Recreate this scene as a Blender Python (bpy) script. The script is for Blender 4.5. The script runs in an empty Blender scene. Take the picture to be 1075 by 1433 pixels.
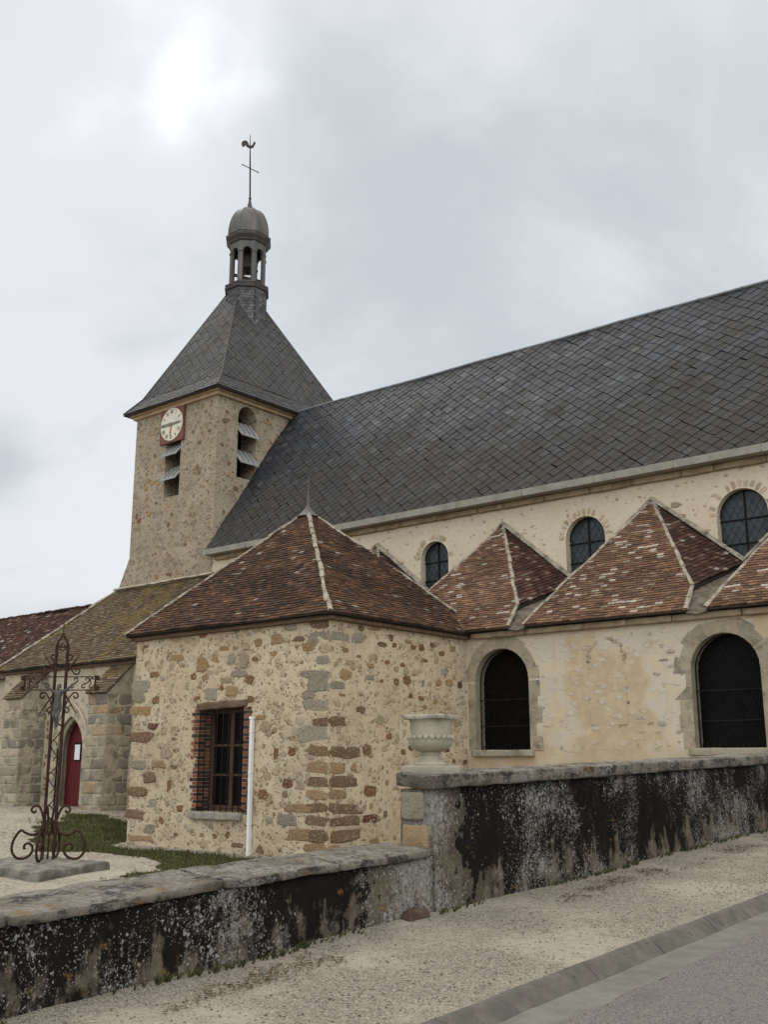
import bpy, bmesh, math, random
from mathutils import Vector, Matrix, noise
R = math.radians
random.seed(7)
scene = bpy.context.scene

# ------------------------------------------------------------------ camera
HEAD = R(39.6)
PITCH = math.atan((1067.0 - 716.5) / 1460.0)
cam_d = bpy.data.cameras.new('camera')
cam = bpy.data.objects.new('camera', cam_d)
scene.collection.objects.link(cam)
cam.location = (0, 0, 0)
cam.rotation_euler = (math.pi / 2 + PITCH, 0, HEAD)
cam_d.sensor_fit = 'HORIZONTAL'
cam_d.sensor_width = 36.0
cam_d.lens = 36.0 * 1460.0 / 1075.0
cam_d.clip_start = 0.1
cam_d.clip_end = 3000
scene.camera = cam
scene.render.resolution_x, scene.render.resolution_y = 769, 1024

# ------------------------------------------------------------------ light
SUN_EL, SUN_AZ = R(48), R(58)          # behind thin cloud, beyond the tower
world = bpy.data.worlds.new('World')
scene.world = world
world.use_nodes = True
wt = world.node_tree
wt.nodes.clear()


def wn(t, **kw):
    n = wt.nodes.new(t)
    for k, v in kw.items():
        setattr(n, k, v)
    return n


def wmath(op, a, b=None, clamp=False):
    n = wn('ShaderNodeMath', operation=op, use_clamp=clamp)
    for i, v in enumerate((a, b)):
        if v is None:
            continue
        if isinstance(v, (int, float)):
            n.inputs[i].default_value = v
        else:
            wt.links.new(v, n.inputs[i])
    return n.outputs[0]


tc = wn('ShaderNodeTexCoord')
sep = wn('ShaderNodeSeparateXYZ')
wt.links.new(tc.outputs['Generated'], sep.inputs[0])
zc = wmath('MAXIMUM', sep.outputs[2], 0.0)
den = wmath('ADD', zc, 0.42)
comb = wn('ShaderNodeCombineXYZ')
wt.links.new(wmath('DIVIDE', sep.outputs[0], den), comb.inputs[0])
wt.links.new(wmath('DIVIDE', sep.outputs[1], den), comb.inputs[1])
cn = wn('ShaderNodeTexNoise')
cn.inputs['Scale'].default_value = 1.9
cn.inputs['Detail'].default_value = 5
cn.inputs['Roughness'].default_value = 0.52
cn.inputs['Distortion'].default_value = 0.5
wt.links.new(comb.outputs[0], cn.inputs['Vector'])
cr = wn('ShaderNodeValToRGB')
cr.color_ramp.interpolation = 'EASE'
cr.color_ramp.elements[0].position = 0.36
cr.color_ramp.elements[0].color = (0.615, 0.652, 0.698, 1)
cr.color_ramp.elements[1].position = 0.62
cr.color_ramp.elements[1].color = (0.86, 0.89, 0.925, 1)
wt.links.new(cn.outputs['Fac'], cr.inputs[0])
# the thin patch of cloud the sun stands behind, and the brighter zenith of an overcast sky
sdir = Vector((-0.797 * math.cos(R(37)), 0.604 * math.cos(R(37)), math.sin(R(37)))).normalized()
dot = wn('ShaderNodeVectorMath', operation='DOT_PRODUCT')
wrp = wn('ShaderNodeTexNoise')
wrp.inputs['Scale'].default_value = 7.0
wrp.inputs['Detail'].default_value = 4
wt.links.new(tc.outputs['Generated'], wrp.inputs['Vector'])
wsub = wn('ShaderNodeVectorMath', operation='SUBTRACT')
wt.links.new(wrp.outputs['Color'], wsub.inputs[0])
wsub.inputs[1].default_value = (0.5, 0.5, 0.5)
wscl = wn('ShaderNodeVectorMath', operation='SCALE')
wt.links.new(wsub.outputs[0], wscl.inputs[0])
wscl.inputs['Scale'].default_value = 0.34
wadd = wn('ShaderNodeVectorMath', operation='ADD')
wt.links.new(tc.outputs['Generated'], wadd.inputs[0])
wt.links.new(wscl.outputs[0], wadd.inputs[1])
wnor = wn('ShaderNodeVectorMath', operation='NORMALIZE')
wt.links.new(wadd.outputs[0], wnor.inputs[0])
wt.links.new(wnor.outputs[0], dot.inputs[0])
dot.inputs[1].default_value = sdir
halo = wmath('POWER', wmath('MAXIMUM', dot.outputs['Value'], 0.0), 220.0)
ragged = wmath('ADD', wmath('SUBTRACT', halo, 0.22), wmath('MULTIPLY', wmath('SUBTRACT', cn.outputs['Fac'], 0.5), 1.6))
glow = wmath('MULTIPLY', wmath('MULTIPLY', ragged, 1.1, True), halo)
zen = wmath('MULTIPLY', wmath('SUBTRACT', zc, 0.66, True), 4.0)
bdot = wn('ShaderNodeVectorMath', operation='DOT_PRODUCT')   # extra sky brightness added behind the camera to light the church walls
wt.links.new(tc.outputs['Generated'], bdot.inputs[0])
bdot.inputs[1].default_value = (0.62, -0.72, 0.31)
back = wmath('MULTIPLY', wmath('MAXIMUM', bdot.outputs['Value'], 0.0), 1.9)
gain = wmath('ADD', wmath('ADD', 1.0, wmath('MULTIPLY', glow, 0.30)), wmath('ADD', zen, back))
sky = wn('ShaderNodeTexSky', sky_type='NISHITA')
sky.sun_disc = False
sky.sun_elevation = SUN_EL
sky.sun_rotation = SUN_AZ
bg1 = wn('ShaderNodeBackground')
bg1.inputs[1].default_value = 0.06
wt.links.new(sky.outputs[0], bg1.inputs[0])
bg2 = wn('ShaderNodeBackground')
warm = wn('ShaderNodeMix', data_type='RGBA')
wt.links.new(wmath('MULTIPLY', wmath('SUBTRACT', zc, 0.62, True), 4.0, True), warm.inputs[0])
wt.links.new(cr.outputs[0], warm.inputs[6])
warm.inputs[7].default_value = (0.84, 0.80, 0.74, 1)
wt.links.new(warm.outputs[2], bg2.inputs[0])
wt.links.new(gain, bg2.inputs[1])
mixs = wn('ShaderNodeMixShader')
mixs.inputs[0].default_value = 0.94
wt.links.new(bg1.outputs[0], mixs.inputs[1])
wt.links.new(bg2.outputs[0], mixs.inputs[2])
wo = wn('ShaderNodeOutputWorld')
wt.links.new(mixs.outputs[0], wo.inputs[0])

sun_d = bpy.data.lights.new('sun', 'SUN')
sun_d.energy = 0.9
sun_d.angle = R(25)
sun_d.color = (1.0, 0.96, 0.90)
sun = bpy.data.objects.new('sun', sun_d)
scene.collection.objects.link(sun)
sv = Vector((-math.sin(SUN_AZ) * math.cos(SUN_EL), math.cos(SUN_AZ) * math.cos(SUN_EL), math.sin(SUN_EL)))
sun.rotation_euler = sv.to_track_quat('Z', 'Y').to_euler()

scene.view_settings.view_transform = 'Standard'
scene.view_settings.look = 'None'
scene.view_settings.exposure = 0.0
scene.view_settings.gamma = 1.0


# ------------------------------------------------------------------ node helper
class NT:
    def __init__(s, name):
        s.m = bpy.data.materials.new(name)
        s.m.use_nodes = True
        s.t = s.m.node_tree
        s.b = s.t.nodes['Principled BSDF']
        s.pos = s.t.nodes.new('ShaderNodeNewGeometry').outputs['Position']

    def put(s, sock, v):
        if v is None:
            return
        if hasattr(v, 'is_output') or isinstance(v, bpy.types.NodeSocket):
            s.t.links.new(v, sock)
        elif isinstance(v, (tuple, list)) and len(v) == 3 and sock.type == 'RGBA':
            sock.default_value = (*v, 1)
        else:
            sock.default_value = v

    def noise(s, scale, detail=3, rough=0.55, vec=None, dist=0.0):
        n = s.t.nodes.new('ShaderNodeTexNoise')
        s.put(n.inputs['Vector'], vec or s.pos)
        n.inputs['Scale'].default_value = scale
        n.inputs['Detail'].default_value = detail
        n.inputs['Roughness'].default_value = rough
        n.inputs['Distortion'].default_value = dist
        return n.outputs['Fac']

    def noisec(s, scale, detail=2, vec=None):
        n = s.t.nodes.new('ShaderNodeTexNoise')
        s.put(n.inputs['Vector'], vec or s.pos)
        n.inputs['Scale'].default_value = scale
        n.inputs['Detail'].default_value = detail
        return n.outputs['Color']

    def vor(s, scale, vec=None, feature='F1'):
        n = s.t.nodes.new('ShaderNodeTexVoronoi')
        n.feature = feature
        s.put(n.inputs['Vector'], vec or s.pos)
        n.inputs['Scale'].default_value = scale
        return n.outputs['Distance'], (n.outputs['Color'] if feature == 'F1' else None)

    def math(s, op, a, b=None, clamp=False):
        n = s.t.nodes.new('ShaderNodeMath')
        n.operation = op
        n.use_clamp = clamp
        s.put(n.inputs[0], a)
        s.put(n.inputs[1], b)
        return n.outputs[0]

    def vm(s, op, a, b):
        n = s.t.nodes.new('ShaderNodeVectorMath')
        n.operation = op
        s.put(n.inputs[0], a)
        s.put(n.inputs[1], b)
        return n.outputs[0]

    def mul3(s, v, k):
        return s.vm('MULTIPLY', v, k)

    def sepc(s, c):
        n = s.t.nodes.new('ShaderNodeSeparateColor')
        s.put(n.inputs[0], c)
        return n.outputs

    def sepx(s, v=None):
        n = s.t.nodes.new('ShaderNodeSeparateXYZ')
        s.put(n.inputs[0], v or s.pos)
        return n.outputs

    def step(s, v, lo, hi):
        n = s.t.nodes.new('ShaderNodeMapRange')
        n.interpolation_type = 'SMOOTHSTEP'
        s.put(n.inputs['Value'], v)
        s.put(n.inputs['From Min'], lo)
        s.put(n.inputs['From Max'], hi)
        return n.outputs[0]

    def ramp(s, v, stops, const=False):
        n = s.t.nodes.new('ShaderNodeValToRGB')
        if const:
            n.color_ramp.interpolation = 'CONSTANT'
        e = n.color_ramp.elements
        while len(e) < len(stops):
            e.new(0.5)
        for i, (p, c) in enumerate(stops):
            e[i].position = p
            e[i].color = (*c, 1)
        s.put(n.inputs[0], v)
        return n.outputs[0]

    def mix(s, f, a, b, mode='MIX'):
        n = s.t.nodes.new('ShaderNodeMix')
        n.data_type = 'RGBA'
        n.blend_type = mode
        s.put(n.inputs[0], f)
        s.put(n.inputs[6], a)
        s.put(n.inputs[7], b)
        return n.outputs[2]

    def attr(s, name='Col'):
        n = s.t.nodes.new('ShaderNodeAttribute')
        n.attribute_name = name
        return n.outputs['Color']

    def bump(s, h, strength=0.5, dist=0.02, normal=None):
        n = s.t.nodes.new('ShaderNodeBump')
        n.inputs['Strength'].default_value = strength
        n.inputs['Distance'].default_value = dist
        s.put(n.inputs['Height'], h)
        if normal:
            s.put(n.inputs['Normal'], normal)
        return n.outputs[0]

    def out(s, col, rough=0.9, normal=None, metal=0.0, spec=0.3):
        s.put(s.b.inputs['Base Color'], col)
        s.put(s.b.inputs['Roughness'], rough)
        s.put(s.b.inputs['Metallic'], metal)
        s.b.inputs['Specular IOR Level'].default_value = spec
        if normal:
            s.put(s.b.inputs['Normal'], normal)
        return s.m


RUST = (.19, .098, .048)
OCHRE = (.30, .20, .095)
GREYS = (.27, .235, .18)
BEIGE = (.33, .265, .175)
BROWN = (.16, .105, .06)
STONES = [(0, RUST), (.2, BROWN), (.4, OCHRE), (.55, GREYS), (.75, BEIGE), (.9, (.20, .13, .075))]


PALE2 = [(0, (.27, .215, .145)), (.22, (.215, .17, .115)), (.42, (.325, .275, .20)), (.62, (.25, .215, .16)), (.8, (.19, .155, .105)), (.93, (.15, .105, .068))]
PALE = [(0, (.44, .345, .225)), (.22, (.36, .28, .175)), (.42, (.50, .415, .29)), (.62, (.40, .335, .235)), (.8, (.31, .25, .165)), (.93, (.24, .165, .095))]


def rubble(name, mortar_a, mortar_b, layers, stain=0.35, bump=0.6, stain_col=(.2, .17, .13)):
    s = NT(name)
    warp = s.mul3(s.vm('SUBTRACT', s.noisec(5, 3), (.5, .5, .5)), (.16, .16, .12))
    p = s.vm('ADD', s.pos, warp)
    n1 = s.noise(1.1, 4)
    n2 = s.noise(9, 5, .65)
    n3 = s.noise(45, 4, .7)
    col = s.mix(s.step(n1, .35, .65), mortar_a, mortar_b)
    col = s.mix(s.math('MULTIPLY', s.step(n2, .45, .75), .45), col, stain_col)
    col = s.mix(s.math('MULTIPLY', s.step(n3, .5, .72), .3), col, (.16, .12, .08))
    h = s.math('ADD', s.math('MULTIPLY', n2, .5), s.math('MULTIPLY', n3, .35))
    for (sc, st, thr, r0, r1, strength, *pal) in layers:
        v = s.mul3(p, st)
        d, c = s.vor(sc, v)
        ch = s.sepc(c)
        rad = s.math('ADD', r0, s.math('MULTIPLY', ch[0], r1 - r0))
        d2 = s.math('ADD', d, s.math('MULTIPLY', s.math('SUBTRACT', n2, .5), .22))
        soft = s.step(s.math('SUBTRACT', d2, rad), .05, -.035)
        pres = s.math('GREATER_THAN', ch[1], thr)
        mask = s.math('MULTIPLY', soft, pres)
        sc_col = s.ramp(ch[2], pal[0] if pal else STONES, True)
        sc_col = s.mix(s.step(n3, .35, .7), sc_col, s.mix(.5, sc_col, (.10, .07, .045)))
        sc_col = s.mix(s.math('MULTIPLY', s.step(n2, .5, .7), .4), sc_col, mortar_a)
        col = s.mix(s.math('MULTIPLY', mask, strength), col, sc_col)
        h = s.math('ADD', h, s.math('MULTIPLY', mask, .35))
    big = s.noise(.45, 3)
    col = s.mix(s.math('MULTIPLY', s.step(big, .45, .7), stain), col, s.mix(.55, col, stain_col))
    return s.out(col, .93, s.bump(h, bump, .035), spec=.15)


M = {}
M['sacristy'] = rubble('rubble_lime_mortar', (.47, .375, .245), (.54, .45, .31),
                       [(3.4, (1, 1, 1.4), .30, .20, .46, .7, PALE), (5.5, (1, 1, 1.25), .45, .16, .40, .75, PALE), (7.5, (1, 1, 1.2), .74, .14, .38, .75),
                        (14, (1, 1, 1.1), .66, .16, .38, .75)], .3, 1.3)
M['tower'] = rubble('rubble_tower', (.285, .235, .165), (.335, .28, .205),
                    [(2.4, (1, 1, 1.4), .30, .2, .46, .6, PALE2), (5.0, (1, 1, 1.3), .25, .18, .44, .85, PALE2), (6.5, (1, 1, 1.3), .70, .16, .38, .75),
                     (10, (1, 1, 1.2), .40, .16, .38, .6)], .35, .9)
M['nave'] = rubble('cream_render', (.53, .45, .33), (.57, .49, .365),
                   [(2.2, (1, 1, 1.9), .84, .18, .40, .6), (6, (1, 1, 1.6), .87, .18, .36, .6)], .12, .45,
                   (.36, .28, .18))
M['aisle'] = rubble('old_pale_render', (.36, .315, .235), (.42, .36, .265),
                    [(4.5, (1, 1, 1.3), .74, .18, .36, .7), (9, (1, 1, 1.2), .78, .16, .36, .6)], .5, .7,
                    (.17, .145, .11))


def m_chapel():
    s = NT('patched_ochre_render')
    n1 = s.noise(.6, 6, .6)
    n2 = s.noise(4.5, 5, .65)
    n3 = s.noise(28, 4, .7)
    x = s.sepx()
    col = s.mix(s.step(n1, .42, .54), (.40, .315, .205), (.47, .415, .325))
    col = s.mix(s.math('MULTIPLY', s.step(n2, .46, .62), .55), col, (.50, .40, .25))
    col = s.mix(s.math('MULTIPLY', s.step(n3, .55, .75), .45), col, (.33, .25, .15))
    d, c = s.vor(3.2, s.vm('ADD', s.mul3(s.pos, (1, 1, 1.8)), s.mul3(s.noisec(6, 3), (.25, .25, .25))))
    ch = s.sepc(c)
    pm = s.math('MULTIPLY', s.math('GREATER_THAN', ch[1], .45),
                s.step(s.math('ADD', d, s.math('MULTIPLY', n2, .45)), .62, .48))
    col = s.mix(s.math('MULTIPLY', s.math('MULTIPLY', pm, s.step(s.noise(11, 5, .8), .40, .58)), .8), col, (.47, .43, .355))
    edge = s.math('MULTIPLY', s.math('MULTIPLY', pm, s.math('SUBTRACT', 1.0, pm)), s.step(n3, .45, .6))
    col = s.mix(s.math('MULTIPLY', edge, 2.4, True), col, (.20, .165, .12))  # dark rims paint the small shadows at the scuff edges
    low = s.step(s.math('ADD', x[2], s.math('MULTIPLY', s.math('SUBTRACT', n1, .5), 1.6)), .55, .1)
    col = s.mix(s.math('MULTIPLY', low, .45), col, (.38, .285, .16))
    chip = s.math('MULTIPLY', s.step(s.noise(7, 6, .8), .60, .66), .55)
    col = s.mix(chip, col, (.30, .245, .17))
    run = s.noise(1.0, 4, .6, s.mul3(s.pos, (2.2, 1, .25)))
    col = s.mix(s.math('MULTIPLY', s.step(run, .60, .74), .3), col, (.38, .28, .15))
    h = s.math('ADD', s.math('MULTIPLY', n2, .5), s.math('ADD', s.math('MULTIPLY', n3, .3), s.math('MULTIPLY', pm, .3)))
    return s.out(col, .94, s.bump(h, .5, .03), spec=.15)


M['chapel'] = m_chapel()


def m_attr(name, dirt=.4, scale=14, bump=.5, rough=.9, dirt_col=(.10, .08, .06), light=None, spec=.25, bd=.02, lt=.62):
    s = NT(name)
    n1 = s.noise(scale, 5, .65)
    n2 = s.noise(scale * 4, 3, .7)
    col = s.attr()
    col = s.mix(s.math('MULTIPLY', s.step(n1, .45, .72), dirt), col, dirt_col)
    if light:
        n3 = s.noise(scale * 1.6, 5, .75)
        col = s.mix(s.math('MULTIPLY', s.step(n3, lt, lt + .1), .7), col, light)
    h = s.math('ADD', n1, s.math('MULTIPLY', n2, .5))
    return s.out(col, rough, s.bump(h, bump, bd), spec=spec)


M['sacstone'] = m_attr('rubble_stone_in_mortar', .5, 13, 1.0, .93, (.13, .10, .07), (.42, .335, .22), spec=.1, bd=.035, lt=.52)
M['stone'] = m_attr('field_stone', .45, 11, .9, .92, (.11, .085, .06), spec=.15, bd=.03)
M['ashlar'] = m_attr('dressed_limestone', .75, 3.6, .9, .93, (.105, .09, .068), (.40, .35, .265), spec=.15, bd=.025)
M['tile'] = m_attr('clay_tile', .6, 16, .7, .93, (.030, .022, .017), (.27, .24, .20), spec=.1, lt=.64)
M['mossy'] = m_attr('mossy_tile', .35, 9, .7, .95, (.085, .065, .04), (.20, .165, .085), spec=.1, lt=.60)
M['brick'] = m_attr('brick', .3, 30, .5, .92, (.10, .07, .05), spec=.15)


def m_slate():
    s = NT('slate')
    col = s.attr()
    z = s.sepx()[2]
    n = s.noise(1.3, 5, .6)
    n2 = s.noise(9, 5, .7)
    low = s.step(s.math('ADD', z, s.math('MULTIPLY', s.math('SUBTRACT', s.noise(.5, 3), .5), 5.0)), 10.8, 7.2)
    fine = s.noise(17, 6, .8)
    li = s.step(s.math('ADD', s.math('MULTIPLY', fine, .72), s.math('ADD', s.math('MULTIPLY', n, .30), s.math('MULTIPLY', low, .085))), .528, .585)
    col = s.mix(s.math('MULTIPLY', li, .75), col, s.mix(n2, (.060, .051, .037), (.034, .031, .026)))
    n3 = s.noise(26, 4, .7)
    col = s.mix(s.math('MULTIPLY', s.step(s.math('ADD', n3, s.math('MULTIPLY', low, .05)), .66, .74), .5), col, (.13, .12, .095))
    rough = s.math('ADD', .58, s.math('MULTIPLY', li, .32))
    return s.out(col, rough, s.bump(n2, .25, .01), spec=.22)


M['slate'] = m_slate()


def m_mortar_ridge():
    s = NT('lime_ridge_mortar')
    n = s.noise(7, 5, .7)
    n2 = s.noise(30, 4, .7)
    col = s.mix(s.step(n, .4, .66), (.34, .30, .235), (.19, .16, .125))
    col = s.mix(s.math('MULTIPLY', s.step(n2, .55, .7), .5), col, (.12, .10, .08))
    return s.out(col, .95, s.bump(s.math('ADD', n, n2), .7, .03), spec=.1)


M['ridge'] = m_mortar_ridge()


def m_streetwall():
    s = NT('black_lichened_render')
    x = s.sepx()
    y, z = x[1], x[2]
    up = s.math('SUBTRACT', z, s.math('SUBTRACT', s.math('MULTIPLY', y, .04), 1.6))   # height above the pavement
    n1 = s.noise(.9, 5, .62)
    streak = s.noise(1.6, 5, .65, s.mul3(s.pos, (1, 2.6, .55)))
    n2 = s.noise(6, 5, .65)
    fine = s.noise(40, 4, .7)
    base = s.mix(s.step(n2, .35, .68), (.060, .049, .036), (.135, .115, .086))
    base = s.mix(s.math('MULTIPLY', s.step(n1, .55, .7), .5), base, (.15, .125, .05))
    base = s.mix(s.math('MULTIPLY', s.step(fine, .5, .7), .5), base, (.06, .05, .04))
    # black crust: strongest under the coping, running down in streaks
    dk = s.math('ADD', s.math('MULTIPLY', streak, 1.0), s.math('MULTIPLY', s.step(up, .05, .75), .30))
    dk = s.math('ADD', dk, s.math('MULTIPLY', s.math('SUBTRACT', s.noise(4, 6, .75), .5), .75))
    # the corner of the taller wall keeps its pale face
    pale = s.step(s.math('ADD', s.math('ABSOLUTE', s.math('SUBTRACT', y, 7.55)), s.math('MULTIPLY', s.math('SUBTRACT', n2, .5), 1.8)), .95, .35)
    dk = s.math('SUBTRACT', s.math('ADD', dk, .05), s.math('MULTIPLY', pale, .42))
    black = s.step(dk, .51, .63)
    col = s.mix(s.math('MULTIPLY', black, .95), base, (.007, .0065, .006))
    # white lichen: round patches in several sizes, gathered in clusters
    wp = s.vm('ADD', s.pos, s.mul3(s.noisec(22, 4), (.06, .06, .06)))
    clus = s.math('ADD', s.math('ADD', s.math('MULTIPLY', s.noise(1.3, 5, .65, s.vm('ADD', s.mul3(s.pos, (1, 1, .8)), (3.1, 1.7, 8.2))), 1.5), -.25), s.math('MULTIPLY', pale, .15))
    lich = None
    for sc, thr, r0, r1, cl in ((17, .56, .08, .36, .54), (34, .42, .1, .42, .49), (70, .40, .15, .45, .47)):
        d, c = s.vor(sc, wp)
        ch = s.sepc(c)
        rad = s.math('ADD', r0, s.math('MULTIPLY', ch[0], r1 - r0))
        m = s.math('MULTIPLY', s.math('GREATER_THAN', s.math('ADD', ch[1], s.math('MULTIPLY', s.math('SUBTRACT', clus, cl), 2.8)), thr + .32),
                   s.step(s.math('SUBTRACT', s.math('ADD', d, s.math('MULTIPLY', s.math('SUBTRACT', fine, .5), .3)), rad), .06, -.06))
        lich = m if lich is None else s.math('MAXIMUM', lich, m)
    lcol = s.mix(s.noise(11, 3), (.15, .145, .13), (.38, .365, .335))
    crust = s.step(s.math('ADD', s.noise(24, 6, .8), s.math('MULTIPLY', s.math('SUBTRACT', clus, .5), .55)), .56, .66)
    col = s.mix(s.math('MULTIPLY', crust, .55), col, s.mix(s.noise(33, 3), (.16, .15, .13), (.33, .315, .28)))
    col = s.mix(s.math('MULTIPLY', lich, .8), col, lcol)
    # orange lichen near the foot
    d, c = s.vor(8, s.vm('ADD', s.pos, s.mul3(s.noisec(9, 3), (.13, .13, .13))))
    ch = s.sepc(c)
    oc = s.noise(.9, 3, .5, s.vm('ADD', s.pos, (9, 4, 2)))
    om = s.math('MULTIPLY', s.math('GREATER_THAN', s.math('ADD', s.math('ADD', ch[1], s.math('MULTIPLY', s.step(up, .25, .6), -.35)), s.math('MULTIPLY', s.math('SUBTRACT', oc, .5), 2.2)), .80),
                s.step(s.math('ADD', d, s.math('MULTIPLY', fine, .55)), .62, .44))
    om = s.math('MULTIPLY', om, s.step(s.noise(34, 5, .8), .42, .56))
    col = s.mix(s.math('MULTIPLY', om, .8), col, s.mix(s.noise(20, 3), (.09, .055, .02), (.24, .125, .035)))
    h = s.math('ADD', s.math('MULTIPLY', n2, .8), s.math('ADD', s.math('MULTIPLY', fine, .5), s.math('MULTIPLY', lich, .12)))
    return s.out(col, .96, s.bump(h, .6, .03), spec=.03)


M['streetwall'] = m_streetwall()


def m_coping():
    s = NT('lichened_coping_stone')
    pa = s.mul3(s.pos, (1, .6, 1.3))
    n0 = s.noise(1.7, 5, .65)
    n1 = s.noise(5, 6, .7, pa)
    n2 = s.noise(30, 6, .8, pa)
    fine = s.noise(75, 3, .7)
    nrm = s.t.nodes.new('ShaderNodeNewGeometry').outputs['Normal']
    top = s.step(s.sepx(nrm)[2], .3, .8)
    side = s.math('SUBTRACT', 1.0, top)
    col = s.mix(s.step(n0, .38, .62), (.115, .10, .078), (.21, .185, .15))
    blk = s.step(s.math('ADD', n1, s.math('MULTIPLY', side, .025)), .50, .60)
    col = s.mix(s.math('MULTIPLY', blk, .85), col, (.032, .029, .026))
    wl = s.math('ADD', s.math('MULTIPLY', n2, .6), s.math('MULTIPLY', s.noise(3.2, 5, .7, s.vm('ADD', pa, (7, 3, 1))), .4))
    wm = s.step(s.math('ADD', wl, s.math('MULTIPLY', top, .03)), .515, .59)
    col = s.mix(s.math('MULTIPLY', wm, .85), col, s.mix(s.noise(9, 3), (.19, .178, .155), (.36, .342, .31)))
    col = s.mix(s.math('MULTIPLY', s.step(fine, .55, .68), .5), col, (.055, .05, .045))
    d, c = s.vor(5, s.vm('ADD', s.pos, s.mul3(s.noisec(12, 2), (.11, .11, .11))))
    om = s.math('MULTIPLY', s.math('GREATER_THAN', s.sepc(c)[1], .84), s.step(s.math('ADD', d, s.math('MULTIPLY', fine, .25)), .44, .30))
    col = s.mix(s.math('MULTIPLY', om, .6), col, (.20, .11, .04))
    return s.out(col, .95, s.bump(s.math('ADD', n2, s.math('MULTIPLY', fine, .5)), .9, .03), spec=.1)


M['coping'] = m_coping()


def m_gravel(name, a, b, dark, sc=42, leaf=0.0):
    s = NT(name)
    d, c = s.vor(sc, s.mul3(s.pos, (1, 1, .6)))
    ch = s.sepc(c)
    d2, c2 = s.vor(sc * 2.3)
    n1 = s.noise(.8, 5, .6)
    n2 = s.noise(7, 5, .7)
    peb = s.mix(ch[0], a, b)
    peb = s.mix(s.math('GREATER_THAN', ch[1], .9), peb, dark)
    peb = s.mix(s.math('GREATER_THAN', ch[1], .965), peb, s.mix(.35, b, (.50, .47, .42)))
    sand = s.mix(s.sepc(c2)[0], a, s.mix(.4, b, (.30, .27, .215)))
    smooth = s.step(s.math('ADD', s.math('MULTIPLY', n1, .7), s.math('MULTIPLY', n2, .3)), .46, .62)
    col = s.mix(s.math('MULTIPLY', smooth, .75), peb, sand)
    col = s.mix(s.math('MULTIPLY', s.step(n2, .55, .75), .35), col, dark)
    gap = s.step(d, .35, .65)
    col = s.mix(s.math('MULTIPLY', s.math('MULTIPLY', gap, s.math('SUBTRACT', 1.0, smooth)), .45), col, dark)
    h = s.math('ADD', s.math('SUBTRACT', .6, s.math('MULTIPLY', d, s.math('SUBTRACT', 1.0, s.math('MULTIPLY', smooth, .7)))), s.math('MULTIPLY', n2, .4))
    return s.out(col, .95, s.bump(h, .8, .018), spec=.15)


M['gravel'] = m_gravel('pavement_gravel', (.19, .169, .135), (.335, .305, .25), (.072, .060, .047), 70)
M['yard'] = m_gravel('yard_gravel', (.23, .205, .165), (.36, .325, .27), (.11, .09, .066), 17)


def m_asphalt():
    s = NT('worn_asphalt')
    d, c = s.vor(110)
    ch = s.sepc(c)
    n1 = s.noise(1.2, 4)
    col = s.mix(ch[0], (.095, .087, .077), (.165, .153, .136))
    col = s.mix(s.math('GREATER_THAN', ch[1], .93), col, (.20, .19, .17))
    col = s.mix(s.math('GREATER_THAN', ch[2], .9), col, (.05, .042, .038))
    col = s.mix(s.math('MULTIPLY', s.step(n1, .4, .7), .4), col, (.13, .12, .107))
    n4 = s.noise(2.6, 6, .7, s.mul3(s.pos, (2.2, .5, 1)))
    col = s.mix(s.math('MULTIPLY', s.step(n4, .54, .66), .35), col, (.075, .068, .06))
    cd, cc_ = s.vor(.55, s.vm('ADD', s.pos, s.mul3(s.noisec(2.2, 4), (.6, .6, .6))), 'DISTANCE_TO_EDGE')
    col = s.mix(s.math('MULTIPLY', s.step(cd, .007, .002), .3), col, (.05, .045, .04))
    return s.out(col, .9, s.bump(s.math('SUBTRACT', 1.0, d), .5, .008), spec=.2)


M['asphalt'] = m_asphalt()


def m_concrete(name, a, b, sc=5, moss=True):
    s = NT(name)
    n1 = s.noise(sc, 5, .65)
    n2 = s.noise(50, 4, .7)
    col = s.mix(s.step(n1, .35, .68), a, b)
    col = s.mix(s.math('MULTIPLY', s.step(n2, .5, .7), .4), col, (.09, .08, .06))
    if moss:
        n3 = s.noise(9, 5, .75)
        col = s.mix(s.math('MULTIPLY', s.step(n3, .60, .66), .7), col, (.05, .045, .03))
    return s.out(col, .93, s.bump(s.math('ADD', n1, n2), .4, .01), spec=.2)


M['kerb'] = m_concrete('kerb_concrete', (.078, .072, .061), (.12, .111, .095))
M['channel'] = m_concrete('gutter_concrete', (.115, .110, .096), (.16, .153, .135), 3, False)
M['sillstone'] = m_concrete('sill_stone', (.21, .19, .16), (.30, .275, .23), 6)
M['urn'] = m_concrete('pale_cast_stone', (.275, .245, .185), (.335, .30, .23), 4, False)
M['urnrim'] = m_concrete('lichened_urn_rim', (.19, .175, .14), (.36, .33, .27), 11)
M['valley'] = m_concrete('mossy_valley_mortar', (.075, .058, .042), (.16, .135, .105), 7)
M['plinth'] = m_concrete('plinth_stone', (.10, .09, .075), (.21, .195, .165), 4)


def m_simple(name, a, b, sc=12, rough=.8, metal=0.0, bump=.3, spec=.3, vec=(1, 1, 1)):
    s = NT(name)
    p = s.mul3(s.pos, vec)
    n1 = s.noise(sc, 4, .65, p)
    n2 = s.noise(sc * 5, 3, .7, p)
    col = s.mix(s.step(s.math('ADD', s.math('MULTIPLY', n1, .7), s.math('MULTIPLY', n2, .3)), .36, .64), a, b)
    return s.out(col, rough, s.bump(n2, bump, .006), metal=metal, spec=spec)


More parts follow.
